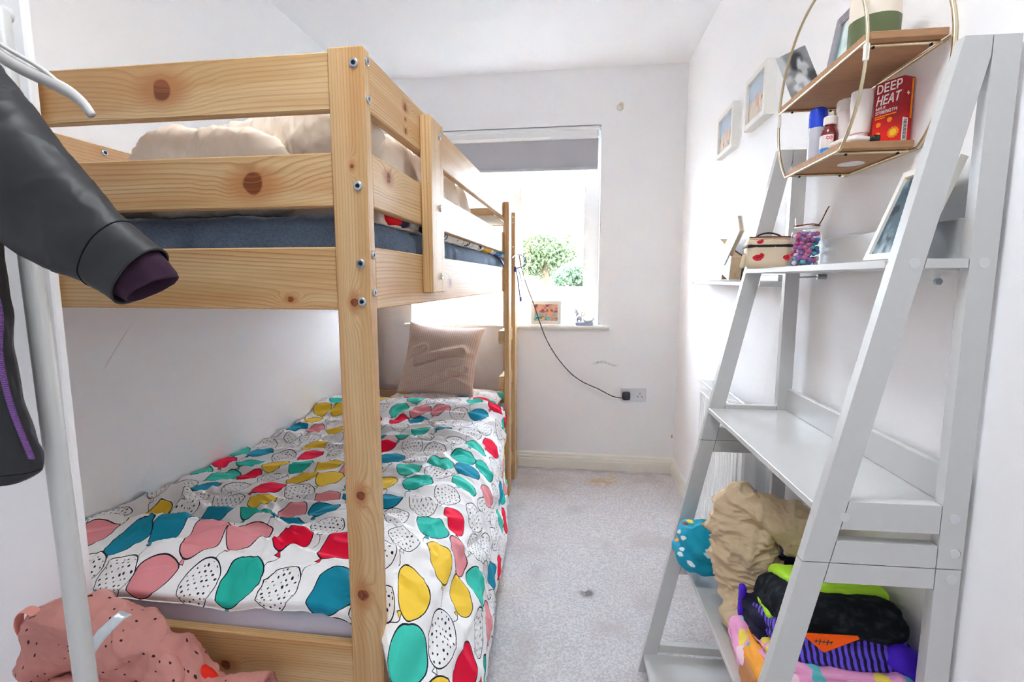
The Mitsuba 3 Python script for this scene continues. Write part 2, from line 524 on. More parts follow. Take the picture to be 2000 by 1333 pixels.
obj('handle', cat(cbox(-.965, -.945, FY - .03, FY - .012, 1.36, 1.42, .004), cbox(-.962, -.948, FY - .045, FY - .03, 1.31, 1.41, .005)), 'window_plastic', W, label='white sash handle')
sill = extrude(Polygon([(0.115, .885), (-.028, .885), (-.036, .881), (-.04, .873), (-.036, .864), (-.028, .861), (0.115, .861)]), 1.245, basis([-1.64, 0, 0], [0, 1, 0], [0, 0, 1], [1, 0, 0]))
obj('sill', sill, 'skirting_gloss', W, smooth=40, label='white gloss window sill')

# roller blind
B = thing('roller_blind', 'grey roller blind rolled up at the top of the window', 'blind')
obj('cassette', cat(cbox(-1.59, -.475, .005, .075, 1.955, 2.012, .012), cbox(-1.59, -.475, .0, .08, 1.995, 2.018, .004)), 'window_plastic', B, smooth=30, label='white cassette')
obj('fabric', cbox(-1.585, -.478, .036, .0375, 1.80, 1.96, .0003), 'blind_fabric', B)
obj('bottom_bar', cbox(-1.585, -.478, .029, .044, 1.783, 1.802, .004), 'blind_fabric', B)

# ceiling lamp (above and behind the view)
L = thing('ceiling_lamp', 'round white flush ceiling lamp in the middle of the room', 'ceiling lamp')
obj('rim', lathe([(0, 0), (.21, 0), (.215, -.01), (.215, -.05), (.205, -.055), (.2, -.05), (.2, -.02), (0, -.02)], -.75, -2.45, H), 'white_matt', L, smooth=30)
obj('diffuser', lathe([(.198, -.03), (.198, -.055), (.18, -.075), (.1, -.09), (0, -.093)][::-1], -.75, -2.45, H), 'white_matt', L, smooth=True, emitter={'type': 'area', 'radiance': {'type': 'rgb', 'value': [LAMP * .95, LAMP, LAMP * 1.03]}})

# round cap on the far wall, double socket, plug with its cable
key = thing('wall_fitting', 'small round cream fitting on the far wall to the upper right of the window', 'fitting')
obj('base', lathe([(0, 0), (.016, 0), (.019, .004), (.017, .012), (.008, .018), (0, .019)], 0, 0, 0, 24, basis([-.362, -.0005, 2.108], [1, 0, 0], [0, 0, 1], [0, -1, 0])), 'skirting_gloss', key, smooth=30)
mat('beige_plastic', (216, 196, 160), 0.4)
obj('stud', lathe([(0, 0), (.011, 0), (.011, .012), (.007, .02), (0, .021)], 0, 0, 0, 20, basis([-.357, -.014, 2.118], [1, 0, 0], [0, 0, 1], [0, -1, 0])), 'beige_plastic', key, smooth=30, label='beige stud')

S = thing('double_socket', 'white double wall socket to the right of the trailing cable', 'socket')
mat('socket_plastic', (226, 226, 230), 0.3)
obj('plate', cbox(-.318, -.171, -.009, .001, .433, .513, .003), 'socket_plastic', S)
for x in (-.283, -.206):
    for dx, dz, w, h in ((0, .012, .004, .009), (-.011, -.008, .007, .004), (.011, -.008, .007, .004)):
        obj('pin_hole', cbox(x + dx - w / 2, x + dx + w / 2, -.0105, -.008, .470 + dz - h / 2, .470 + dz + h / 2, .0004), 'hole_dark', S)
for x in (-.259, -.230):
    obj('switch', cbox(x - .006, x + .006, -.013, -.008, .483, .501, .002), 'socket_plastic', S)
P = thing('plug', 'black mains plug in the left half of the wall socket', 'plug')
obj('body', rbox((.048, .034, .048), .012, .006, tr(-.287, -.027, .468)), 'black_plastic', P, smooth=40)
cab = spline([(-.905, -.20, 1.285), (-.895, -.17, 1.22), (-.868, -.12, 1.11), (-.838, -.075, 1.02), (-.763, -.055, .808), (-.70, -.05, .70), (-.655, -.05, .643), (-.60, -.05, .588), (-.535, -.05, .546), (-.45, -.05, .510), (-.36, -.05, .467), (-.325, -.04, .459), (-.302, -.028, .459)], 90)
obj('cable', tube(cab, .0027, 8), 'black_rubber', P, smooth=True, label='long grey flex hanging up to the ladder')

# ------------------------------------------------------------------ the bunk bed
BX, BY, BL = -0.9475, -2.0899, -0.045          # outer right face, foot face, head face
PW, PD = 0.0685, 0.0285
XL = WL + 0.006
bed = thing('bunk_bed', 'pine bunk bed with bolted posts and guard rails along the left wall', 'bunk bed')


def brd(name, x0, x1, y0, y1, z0, z1, axis, idx, **k):
    m, uv = boardmesh(x0, x1, y0, y1, z0, z1, axis, idx, **k)
    return obj(name, m, 'pine', bed, uv=uv)


posts = [brd('post', BX - PW, BX, BY, BY + PD, 0, 1.57, 2, 1),
         brd('post', BX - PW, BX, BL - PD, BL, 0, 1.57, 2, 17),
         brd('post', XL, XL + PW, BY, BY + PD, 0, 1.57, 2, 16),
         brd('post', XL, XL + PW, BL - PD, BL, 0, 1.57, 2, 18)]
RAILS = [('guard_rail', 1.4624, 1.5649), ('guard_rail', 1.2883, 1.3872), ('mattress_rail', 1.0928, 1.2132)]
for k, (nm, a, b) in enumerate(RAILS):
    brd(nm, XL + PW, BX - PW, BY + .005, BY + .027, a, b, 0, 2 + k)               # foot end
    brd(nm, XL + PW, BX - PW, BL - .027, BL - .005, a, b, 0, 11 + k)              # head end
    brd(nm, BX - .024, BX - .0008, BY + PD, BL - PD, a, b, 1, 5 + k)              # room side
brd('guard_rail', XL + .002, XL + .026, BY + PD, BL - PD, 1.42, 1.515, 1, 14)      # wall side
brd('mattress_rail', XL + .002, XL + .026, BY + PD, BL - PD, 1.0928, 1.2132, 1, 19)
# lower bunk
brd('mattress_rail', XL + PW, BX - PW, BY + .005, BY + .027, .265, .385, 0, 9)
brd('mattress_rail', XL + PW, BX - PW, BL - .027, BL - .005, .34, .465, 0, 10)
brd('mattress_rail', BX - .024, BX - .0008, BY + PD, BL - PD, .265, .385, 1, 20)
brd('mattress_rail', XL + .002, XL + .026, BY + PD, BL - PD, .265, .385, 1, 21)
for zz, nm in ((1.095, 'upper'), (.275, 'lower')):
    for k in range(14):
        y = BY + .07 + k * .145
        brd('slat', XL + .026, BX - .024, y, y + .06, zz, zz + .016, 0, 22 + k)
# brace on the outside of the side rails, and the small tray under the top rail at the head
brd('brace', BX, BX + .0275, -1.775, -1.665, 1.118, 1.548, 2, 15)
brd('tray', BX - .13, BX - .024, -.62, -.20, 1.452, 1.4622, 1, 36)


def bolt(p, n, r=.0085):
    n = unit(n)
    a = unit(np.cross(n, [.3, .4, .8]))
    M = basis(p, a, np.cross(n, a), n)
    ring = lathe([(0, -.001), (r, -.001), (r, .0022), (r * .82, .0034), (r * .5, .0034), (r * .45, .0012), (0, .0012)], 0, 0, 0, 20, M)
    k = obj('bolt', ring, 'steel', bed, smooth=30)
    s = trimesh.creation.cylinder(r * .44, .001, sections=6)
    s.apply_transform(M @ tr(0, 0, .0015))
    key = free(k + '__socket')
    scene[key] = mikit.ply(s, 'hole_dark')


for z in (1.540, 1.324, 1.181, 1.109):
    bolt((-.965, BY, z), (0, -1, 0))
for z in (1.548, 1.482, 1.198, 1.126):
    bolt((BX, BY + .0155, z), (1, 0, 0), .0078)
for z in (1.515, 1.335, 1.160):
    bolt((BX + .0275, -1.700, z), (1, 0, 0), .0085)
for z in (1.465, 1.498):
    bolt((XL + .026, -1.74, z), (1, 0, 0), .009)
for z in (1.54, 1.1):
    bolt((XL + .05, BY, z), (0, -1, 0))

# ladder hooked on the side near the head
lad = thing('ladder', 'slim pine bunk ladder hooked on the bed beside the window', 'ladder')


def lad_board(name, *a, idx=40, **k):
    m, uv = boardmesh(*a, idx=idx, **k)
    return obj(name, m, 'pine', lad, uv=uv)


lx0, lx1 = BX + .0005, BX + .0255
rails_l = [lad_board('rail', lx0, lx1, -.47, -.385, 0, 1.537, axis=2, idx=40), lad_board('rail', lx0, lx1, -.235, -.155, 0, 1.515, axis=2, idx=41)]
for k, z in enumerate((.155, .39, .63, .87, 1.0)):
    if k < 4:
        lad_board('rung', BX - .030, BX + .012, -.385, -.235, z - .05, z + .02, axis=1, idx=42 + k)
        lad_board('rung_end', BX - .030, BX - .0005, -.465, -.385, z - .05, z + .02, axis=1, idx=47 + k)
for z in (1.49, 1.46, 1.33):
    for p in ((lx0 + .0125, -.235, z),):
        M = basis(p, [1, 0, 0], [0, 0, 1], [0, -1, 0])
        obj('bolt', lathe([(0, -.001), (.005, -.001), (.005, .001), (0, .002)], 0, 0, 0, 14, M), 'steel', lad)

# --- upper bunk bedding
mat('denim_cover', proc(lambda p, n, uv: mix(lin(74, 88, 106), lin(104, 118, 136), fbm(p.x * 240, p.y * 240, p.z * 240, 2))), 0.9, 0.1, sheen=0.3)


def mshape(v):
    w = v.copy()
    n = meshkit.fbm(v * [7, 7, 3], 3, 4) - .5
    w[:, 2] += n * .016 * (v[:, 2] > 0)
    return w


mu = rbox((BX - XL - .06, BL - BY - .08, .165), .05, .016, tr((BX + XL) / 2, (BX * 0 + BL + BY) / 2, 1.195), amp=.009, freq=20, seed=3, shape=mshape, sq=(1, 1, .15))
single('upper_mattress', mu, 'denim_cover', 'dark blue denim covered mattress on the upper bunk', 'mattress', smooth=True)

mat('beige_cotton', proc(lambda p, n, uv: mix(lin(226, 212, 196), lin(236, 224, 210), fbm(p.x * 9, p.y * 9, p.z * 9, 3))), 0.9, 0.1, sheen=0.3)


def quilt_mesh():
    """One sheet of bedding, bundled: a height field over the bed whose rolls meet in deep creases."""
    nx, ny = 170, 260
    u, v = np.meshgrid(np.linspace(0, 1, nx), np.linspace(0, 1, ny))
    X0, X1, Y0, Y1 = -1.52, -.985, -1.945, -.86
    x, y = X0 + u * (X1 - X0), Y0 + v * (Y1 - Y0)
    q = np.stack([x, y, 0 * x], -1)
    wob = meshkit.fbm(q * 3.0, 3, 4) - .5
    t = (y - Y0) * 5.2 + .5 * (x - X0) * (1 - v) + 2.2 * wob + .15
    roll = np.abs(np.sin(np.pi * t)) ** .38
    t2 = (x - X0) * 5.0 + 1.4 * (meshkit.fbm(q * 4.0 + 7, 2, 9) - .5) * 2 - (y - Y0) * 2.0
    roll2 = np.abs(np.sin(np.pi * t2)) ** .5
    edge = np.clip(u / .16, 0, 1) ** .45 * np.clip((1 - u) / .05, 0, 1) ** .45 * np.clip(v / .07, 0, 1) ** .45 * np.clip((1 - v) / .2, 0, 1) ** .5
    h = (.095 + .075 * roll + .060 * roll2 + .05 * wob + .014 * ridged(q * [6, 10, 1] + wob[..., None] * 3, 3, 3)) * edge
    Z = 1.274 + h
    P = np.stack([x + .012 * (roll2 - .5), y - .02 * (roll - .5), Z], -1)
    low = P.copy()
    low[..., 2] = 1.272
    a, b = gridmesh(P), gridmesh(low)
    n = len(a[0])
    ring_ = [k for k in range(nx)] + [nx - 1 + nx * k for k in range(1, ny)] + [nx * ny - 1 - k for k in range(1, nx)] + [nx * (ny - 1 - k) for k in range(1, ny - 1)]
    r0 = np.array(ring_)
    r1 = np.roll(r0, -1)
    sidef = np.vstack([np.stack([r0, r1, r1 + n], 1), np.stack([r0, r1 + n, r0 + n], 1)])
    return np.vstack([a[0], b[0]]), np.vstack([a[1], b[1][:, ::-1] + n, sidef[:, ::-1]])


def bolster(path, a, b, seed, amp=.006):
    P = sweep(path, [0, 0, 1], a, b, n=90, amp=.006, freq=9, seed=seed, steps=110, e=.95)
    P = crease(P, amp, 15, seed + 1, (1, .6, .6))
    P = crease(P, .004, 34, seed + 2, (1.3, .7, .5))
    P[..., 2] = np.maximum(P[..., 2], 1.274)
    v, f, _ = gridmesh(P, True)
    return v, f


qv, qf = quilt_mesh()
parts_ = [trimesh.Trimesh(qv, qf, process=False)]
for bl in (([(-1.530, -1.955, 1.355), (-1.48, -1.965, 1.372), (-1.36, -1.968, 1.382), (-1.25, -1.965, 1.374), (-1.165, -1.950, 1.350)], [.045, .084, .090, .084, .045], [.030, .060, .066, .060, .035], 301),
           ([(-1.44, -1.885, 1.40), (-1.32, -1.875, 1.425), (-1.18, -1.89, 1.432), (-1.08, -1.935, 1.418), (-1.01, -1.955, 1.385)], [.05, .085, .095, .100, .075], [.04, .062, .068, .070, .040], 305),
           ([(-1.03, -1.93, 1.39), (-1.035, -1.80, 1.40), (-1.04, -1.65, 1.395), (-1.045, -1.50, 1.385), (-1.06, -1.36, 1.36)], [.07, .095, .10, .095, .05], [.035, .042, .045, .042, .03], 309)):
    v_, f_ = bolster(*bl)
    parts_.append(trimesh.Trimesh(v_, f_, process=False))
single('quilt', trimesh.util.concatenate(parts_), 'beige_cotton', 'rumpled beige quilt bundled up on the upper bunk', 'quilt', smooth=True)
pl = cushion((-1.84, -1.98, 1.33), (-1.535, -1.98, 1.33), (-1.535, -1.50, 1.36), (-1.84, -1.50, 1.36), .15, (0, -.1, 1), amp=.008, seed=5)
mat('cream_cotton', (240, 228, 212), 0.9, 0.1)
single('pillow', pl[:2], 'cream_cotton', 'pale cream pillow at the foot of the upper bunk behind the quilt', 'pillow', smooth=True)


# a thin printed throw squeezed between the mattress and the middle rail
def throw_col(p, n, uv):
    a = smoothstep(.45, .55, noise(p.y * 26, p.z * 60, 3))
    c = mix(lin(238, 236, 230), lin(30, 32, 42), a * smoothstep(.35, .5, noise(p.y * 90, p.z * 90, 5)))
    red = smoothstep(-1.76, -1.80, p.y)
    c = mix(c, mix(lin(190, 20, 30), lin(30, 40, 60), smoothstep(.5, .6, noise(p.y * 30, p.z * 40, 1))), red)
    yel = smoothstep(-.86, -.84, p.y) * smoothstep(-.66, -.68, p.y)
    c = mix(c, lin(232, 178, 40), yel)
    return mix(c, lin(60, 150, 190), smoothstep(-.64, -.62, p.y) * smoothstep(.5, .6, noise(p.y * 40, p.z * 20, 9)))


mat('throw_print', proc(throw_col), 0.85, 0.1)
th = rbox((.24, 1.72, .028), .012, .014, tr(-1.092, -1.07, 1.2915), amp=.004, freq=14, seed=31)
single('printed_throw', th, 'throw_print', 'black and white printed throw with red and yellow squeezed under the middle guard rail', 'throw', smooth=True)

# fairy-light cable bundle on the ladder top
cb = thing('light_cable', 'dark blue cable bundle with a small switch hanging from the ladder top', 'cable')
mat('navy_cable', (42, 44, 110), 0.4, 0.4)
loop = spline([(-.915, -.40, 1.262), (-.905, -.30, 1.285), (-.875, -.24, 1.275), (-.862, -.22, 1.245), (-.875, -.235, 1.225), (-.905, -.25, 1.215), (-.921, -.26, 1.205)], 50)
obj('loop', tube(loop, .0028, 8), 'navy_cable', cb, smooth=True)
obj('knot', rbox((.014, .02, .03), .006, .005, tr(-.917, -.262, 1.208)), 'navy_cable', cb, smooth=True)
obj('tail', tube(spline([(-.915, -.26, 1.20), (-.905, -.25, 1.15), (-.897, -.25, 1.09), (-.892, -.25, 1.055)], 30), .0025, 8), 'navy_cable', cb, smooth=True)
obj('tail', tube(spline([(-.905, -.25, 1.21), (-.888, -.25, 1.16), (-.878, -.25, 1.10), (-.882, -.25, 1.06), (-.89, -.25, 1.045)], 30), .0016, 8), 'navy_cable', cb, smooth=True)
obj('switch', rbox((.011, .011, .026), .004, .004, tr(-.889, -.25, 1.045)), 'navy_cable', cb, smooth=True)
st = spline([(-1.0, -.62, 1.278), (-.985, -.52, 1.272), (-.973, -.44, 1.255), (-.969, -.36, 1.23), (-.966, -.30, 1.215)], 30)
single('blue_strap', tube(st, .006, 8), 'navy_cable', 'short dark blue strap on the upper mattress by the ladder', 'strap', smooth=True)

# --- lower bunk
mat('lilac_sheet', (206, 202, 216), 0.85, 0.1, sheen=0.3)
ml = rbox((BX - XL - .06, BL - BY - .07, .13), .04, .018, tr((BX + XL) / 2, (BL + BY) / 2 - .0, .355), amp=.004, freq=14, seed=13, sq=(.4, 1, .3))
single('lower_mattress', ml, 'lilac_sheet', 'mattress in a pale lilac sheet on the lower bunk', 'mattress', smooth=True)

BAL = [lin(240, 200, 62), lin(222, 20, 58), lin(64, 196, 176), lin(24, 132, 158), lin(232, 150, 156), lin(40, 178, 160)]


def balloons(p, n, uv):
    """Printed balloons: one per cell of a staggered grid, plain or with dots, dashes or stripes, outlined in black."""
    cw, ch = 0.104, 0.112
    u, v = uv.x, uv.y
    col = mi.Color3f(lin(248, 248, 249))
    ink = mi.Color3f(lin(26, 28, 40))
    r0 = dr.floor(v / ch)
    for dj in (1, 0, -1):
        row = r0 + dj
        sh = 0.5 * (row - 2 * dr.floor(row / 2)) + 0.25 * cell_rand(row, 77)
        c0 = dr.floor(u / cw - sh)
        for di in (-1, 0, 1):
            cx = c0 + di
            k = [cell_rand(cx, row, s) for s in (1, 2, 3, 4, 5, 6)]
            x = u - (cx + sh + 0.5 + 0.22 * (k[0] - .5)) * cw
            y = v - (row + 0.5 + 0.26 * (k[1] - .5)) * ch
            a = (k[2] - .5) * 1.0
            ca, sa = dr.cos(a), dr.sin(a)
            x, y = x * ca + y * sa, y * ca - x * sa
            rx, ry = 0.037 + 0.011 * k[3], 0.046 + 0.010 * k[0]
            xx = x * (1 - 0.22 * dr.clip(y / ry, -1, 1))
            q = (dr.sqrt(dr.square(xx / rx) + dr.square(y / ry)) - 1) * 0.041
            # knot and string
            yk = -(y + ry)
            knot = (yk > -0.002) & (yk < 0.011) & (dr.abs(x) < 0.0025 + 0.45 * yk)
            kin = (yk > 0) & (yk < 0.0095) & (dr.abs(x) < 0.0012 + 0.42 * yk)
            string = (yk > 0.009) & (yk < 0.045) & (dr.abs(x - 0.006 * dr.sin(yk * 95 + k[4] * 6)) < 0.0008)
            t = k[4] * 12
            white = t >= 6.6
            fill = mi.Color3f(lin(250, 250, 250))
            for s, c in enumerate(BAL):
                fill = dr.select((t >= s * 1.1) & (t < (s + 1) * 1.1), mi.Color3f(c), fill)
            # patterns of the white ones
            px, py = x / 0.0125, y / 0.0125
            ox = px - dr.floor(py) * 0.5
            fx, fy = ox - dr.floor(ox) - .5, py - dr.floor(py) - .5
            jx, jy = cell_rand(dr.floor(ox), dr.floor(py), 8) - .5, cell_rand(dr.floor(ox), dr.floor(py), 9) - .5
            dots = dr.square(fx - .4 * jx) + dr.square(fy - .4 * jy) < dr.square(0.13 + .1 * cell_rand(dr.floor(ox), dr.floor(py), 10))
            an = (cell_rand(dr.floor(ox), dr.floor(py), 11) - .3) * 1.6
            lx_, ly_ = fx * dr.cos(an) + fy * dr.sin(an), fy * dr.cos(an) - fx * dr.sin(an)
            dash = (dr.abs(lx_) < 0.085) & (dr.abs(ly_) < 0.30)
            sw = (y + 0.002 * dr.sin(x * 190) + 0.15 * x) / 0.0082
            stripe = dr.abs(sw - dr.floor(sw) - .5) < 0.10
            pat = dr.select(k[5] < .38, dots, dr.select(k[5] < .72, dash, stripe))
            fill = dr.select(white & pat & (q < -0.003), ink, fill)
            col = dr.select(string, ink, col)
            col = dr.select(knot, dr.select(kin, dr.select(white, mi.Color3f(lin(250, 250, 250)), fill), ink), col)
            col = dr.select(q < 0.0011, dr.select(q > -0.0010, ink, fill), col)
    return col


mat('balloon_print', proc(balloons), 0.8, 0.15, sheen=0.2)


def duvet():
    ny, nu = 300, 240
    yy = np.linspace(-2.068, -.50, ny)
    base_z = np.interp(yy, [-2.07, -1.98, -1.9, -1.77, -1.65, -1.45, -1.2, -.93, -.75, -.6, -.5], [.428, .462, .475, .462, .455, .45, .448, .452, .47, .515, .50])
    xo = np.interp(yy, [-2.07, -1.9, -1.7, -1.2, -.9, -.6, -.5], [-.800, -.795, -.815, -.868, -.895, -.932, -.945])   # how far the overhang reaches out
    P = np.zeros((ny, nu, 3))
    for i in range(ny):
        z, o = base_z[i], xo[i]
        hem = .05 + .03 * math.sin(yy[i] * 7)
        pts = np.array([[WL + .006, z + .012], [-1.75, z + .006], [-1.5, z + .012], [-1.25, z + .016], [-1.05, z + .012], [-.975, z - .012], [(-.975 + o) / 2 + .012, z - .085], [o - .01, z * .5], [o + .003, .16], [o, hem]])
        s = spline(np.column_stack([pts, pts[:, :1] * 0]), nu)
        P[i] = np.stack([s[:, 0], np.full(nu, yy[i]), s[:, 1]], 1)
    U = np.concatenate([[0], np.cumsum(np.linalg.norm(np.diff(P[150], axis=0), axis=1))])
    u, v = np.meshgrid(U, yy)
    q = np.stack([u, v, 0 * u], -1)
    warp = meshkit.fbm(q * 4, 2, 9)[..., None] * [.5, .4, 0]
    cross = ridged(q * [2.2, 9, 1] + warp * 6, 3, 2)           # folds that run across the bed
    small = ridged(q * [9, 14, 1] + warp * 8, 3, 5)
    along = ridged(q * [11, 3, 1] + warp * 5, 2, 7)
    foot = np.interp(v, [-2.07, -1.9, -1.5, -1.1, -.5], [.5, 1.0, .75, .6, .7])
    side = np.clip((u - .88) / .12, 0, 1)
    d = (.017 * cross * foot * (1 - .8 * side) + .008 * small + .012 * along * side + .014 * (meshkit.fbm(q * 3.2, 2, 11) - .5))
    # two long creases near the foot, as where the quilt has been pushed together
    for y0, sl, x0, x1, hgt, w in ((-1.80, -.22, .05, .66, .030, .024), (-1.90, -.16, .04, .8, .026, .022), (-1.97, -.08, .25, .85, .020, .02), (-1.68, .22, .0, .28, .034, .035), (-1.77, -.30, .0, .3, .028, .03), (-1.16, .12, .35, .95, .020, .022), (-1.04, -.05, .45, .98, .020, .02), (-.90, -.12, .35, .95, .020, .022), (-.74, .06, .40, .98, .018, .02), (-1.4, .1, .5, .9, .014, .03)):
        c = v - (y0 + sl * (u - .3))
        d = d + hgt * np.exp(-(c / w) ** 2) * np.clip((u - x0) / .1, 0, 1) * np.clip((x1 - u) / .15, 0, 1)
    cr = 1 - np.abs(2 * meshkit.noise(q * [6, 15, 1] + warp * 9, 21) - 1)
    cr2 = 1 - np.abs(2 * meshkit.noise(q * [13, 20, 1] + warp * 12, 23) - 1)
    d = d + (.014 * cr ** 3 + .006 * cr2 ** 3) * foot * (1 - .6 * side)
    N = normals(P)
    N *= np.sign(N[..., 2:].mean()) if N[..., 2].mean() < 0 else 1
    P = P + N * d[..., None]
    P[..., 0] = np.maximum(P[..., 0], WL + .003)
    hang = np.clip((P[..., 0] + .962) / .06, 0, 1)
    near = np.clip((-1.75 - P[..., 1]) / .3, 0, 1)
    P[..., 1] -= hang * near * .09
    # the foot edge rolls under, the head edge folds back
    foot_edge = P[0] + [0, .0, -.02]
    foot_in = foot_edge + [0, .05, -.006]
    head_edge = P[-1] + [0, .012, -.02]
    head_in = head_edge + [0, -.06, -.012]
    P = np.concatenate([foot_in[None], foot_edge[None], P, head_edge[None], head_in[None]], 0)
    vv = np.concatenate([[yy[0] - .07, yy[0] - .02], yy, [yy[-1] + .02, yy[-1] + .08]])
    uu = np.broadcast_to(U[None, :], P.shape[:2])
    uv = np.stack([uu + 3.0, np.broadcast_to(vv[:, None], P.shape[:2]) + 4.0], -1)
    return gridmesh(P, uv=uv)


D = duvet()
single('duvet', D, 'balloon_print', 'white duvet printed with coloured balloons covering the lower bunk', 'duvet', smooth=True)
pw = cushion((-1.66, -.52, .465), (-.985, -.52, .465), (-.985, -.085, .475), (-1.66, -.085, .475), .10, (0, 0, 1), amp=.006, seed=8)
pw = (pw[0], pw[1], pw[2] + [9.0, 7.0])
single('printed_pillow', pw, 'balloon_print', 'pillow with the balloon print under the beige cushion', 'pillow', smooth=True)


def waffle(p, n, uv):
    a = 0.5 + 0.5 * dr.cos(uv.x * 2 * math.pi / .0125)
    b = 0.5 + 0.5 * dr.cos(uv.y * 2 * math.pi / .0125)
    return mix(lin(204, 180, 166), lin(240, 222, 212), 0.75 * a * (0.55 + 0.45 * b) + 0.1 * b)


mat('waffle_beige', proc(waffle), 0.9, 0.1, sheen=0.4, bump=proc(lambda p, n, uv: (0.5 + 0.5 * dr.cos(uv.x * 2 * math.pi / .0125)) * (0.6 + 0.4 * dr.cos(uv.y * 2 * math.pi / .0125)), 1e-3), bscale=0.0016)


def cush():
    c = cushion((-1.585, -.345, .515), (-1.135, -.375, .498), (-1.112, -.125, .872), (-1.575, -.11, .905), .135, unit((0.06, -.86, .5)), n=110, sag=.09, p=2.6)
    V, F, UV = c
    n = 110 * 110
    u, v = UV[:n, 0], UV[:n, 1]
    d = 0
    for (u0, v0, u1, v1, hh, w) in ((.10, .17, .36, .255, .016, .016), (.17, .03, .40, .15, .014, .015), (.30, .12, .44, .10, .012, .014), (.03, .22, .12, .26, .010, .014), (.25, .22, .43, .24, .008, .012)):
        t = np.clip(((u - u0) * (u1 - u0) + (v - v0) * (v1 - v0)) / ((u1 - u0) ** 2 + (v1 - v0) ** 2), 0, 1)
        dd = np.hypot(u - u0 - t * (u1 - u0), v - v0 - t * (v1 - v0))
        d = d - hh * np.exp(-(dd / w) ** 2) + hh * .7 * np.exp(-((dd - 2 * w) / w) ** 2)
    edge = np.clip(np.minimum.reduce([u, .45 - u, v, .46 - v]) / .05, 0, 1)
    V[:n] += unit((0.06, -.86, .5)) * (d * edge)[:, None]
    return V, F, UV


single('cushion', cush(), 'waffle_beige', 'beige waffle-textured cushion leaning under the window sill', 'cushion', smooth=True)

# ------------------------------------------------------------------ radiator, picture ledge and frames on the right wall
R = thing('radiator', 'white ribbed panel radiator on the right wall behind the ladder desk', 'radiator')
RY0, RY1, RZ0, RZ1 = -1.485, -.90, .15, .752


def wx(y, d):
    return xwall(y) - d


obj('panel', cbox(-.072, -.030, RY0, RY1, RZ0, RZ1 - .012, .006), 'radiator_enamel', R)
for k in range(17):
    y = RY0 + .045 + k * .031
    obj('rib', cbox(-.0765, -.071, y, y + .021, RZ0 + .03, RZ1 - .045, .003), 'radiator_enamel', R)
obj('top_grille', cat(*([cbox(-.076, -.07, RY0, RY1, RZ1 - .014, RZ1, .002), cbox(-.026, -.02, RY0, RY1, RZ1 - .014, RZ1, .002)] + [cbox(-.072, -.024, RY0 + .004 + k * .0192, RY0 + .010 + k * .0192, RZ1 - .008, RZ1 - .002, .001) for k in range(30)])), 'radiator_enamel', R)
obj('convector', cbox(-.068, -.028, RY0 + .01, RY1 - .01, RZ1 - .03, RZ1 - .014, .002), 'dark_grey', R)
for y in (RY0 + .1, RY1 - .1):
    obj('bracket', cbox(-.032, xwall(y) + .001, y - .02, y + .02, .3, .6, .002), 'radiator_enamel', R)

# framed pictures
mat('frame_white', (238, 236, 230), 0.45, 0.4)


def beach(seed):
    def f(p, n, uv):
        s = fbm(uv.x * 6 + seed, uv.y * 6, seed, 3)
        c = mix(lin(206, 188, 168), lin(228, 214, 198), s)
        c = mix(c, lin(150, 124, 104), smoothstep(.55, .75, fbm(uv.x * 9 + seed, uv.y * 5, 1, 3)) * .7)
        sea = smoothstep(.42, .62, uv.y + .15 * (s - .5))
        c = mix(c, lin(190, 204, 220), sea)
        d = dr.sqrt(dr.square((uv.x - .52) / .12) + dr.square((uv.y - .45) / .2))
        return mix(c, lin(214, 170, 150), smoothstep(1.1, .7, d) * .7)
    return f


mat('beach_print', proc(beach(2.0)), 0.5, 0.3)
mat('beach_print_b', proc(beach(9.0)), 0.5, 0.3)
for (y0, y1, z0, z1, m, lab) in ((-1.298, -1.098, 1.655, 1.818, 'beach_print', 'white framed beach photograph, the nearer and higher of the two on the right wall'),
                                 (-.955, -.738, 1.643, 1.808, 'beach_print_b', 'white framed beach photograph, the farther and lower of the two on the right wall')):
    f = thing('picture_frame', lab, 'picture frame', None)
    xb, xf_ = xwall(y0) + .001, -.0105
    w = .017
    a = Polygon([(y0, z0), (y1, z0), (y1, z1), (y0, z1)]).difference(Polygon([(y0 + w, z0 + w), (y1 - w, z0 + w), (y1 - w, z1 - w), (y0 + w, z1 - w)]))
    obj('frame', extrude(a, xb - xf_, basis([xf_, 0, 0], [0, 1, 0], [0, 0, 1], [1, 0, 0])), 'frame_white', f)
    v = np.array([[xf_ + .009, y1 - w, z0 + w], [xf_ + .009, y0 + w, z0 + w], [xf_ + .009, y0 + w, z1 - w], [xf_ + .009, y1 - w, z1 - w]])
    v = np.vstack([v, v + [.004, 0, 0]])
    obj('photo', trimesh.Trimesh(v, [[0, 1, 2], [0, 2, 3], [4, 6, 5], [4, 7, 6]], process=False), m, f, uv=np.array([[0, 0], [1, 0], [1, 1], [0, 1]] * 2))

# picture ledge with leaning books
ledge = thing('wall_ledge', 'slim white picture ledge on the right wall holding books', 'shelf')
obj('board', cbox(-.058, .022, -1.50, -.60, 1.131, 1.146, .002), 'white_lacquer', ledge)
obj('bracket', cbox(.004, .0225, -1.46, -.64, 1.146, 1.165, .002), 'white_lacquer', ledge)
mat('paper_edge', proc(lambda p, n, uv: mix(lin(186, 158, 124), lin(214, 190, 158), noise(p.x * 900, p.y * 60, p.z * 60))), 0.9, 0.1)
mat('cover_white', (240, 240, 240), 0.4, 0.4)
mat('cover_grey', (222, 224, 228), 0.35, 0.4)
mat('cover_yellow', (214, 176, 60), 0.45, 0.4)
mat('cover_black', (24, 26, 34), 0.45, 0.4)


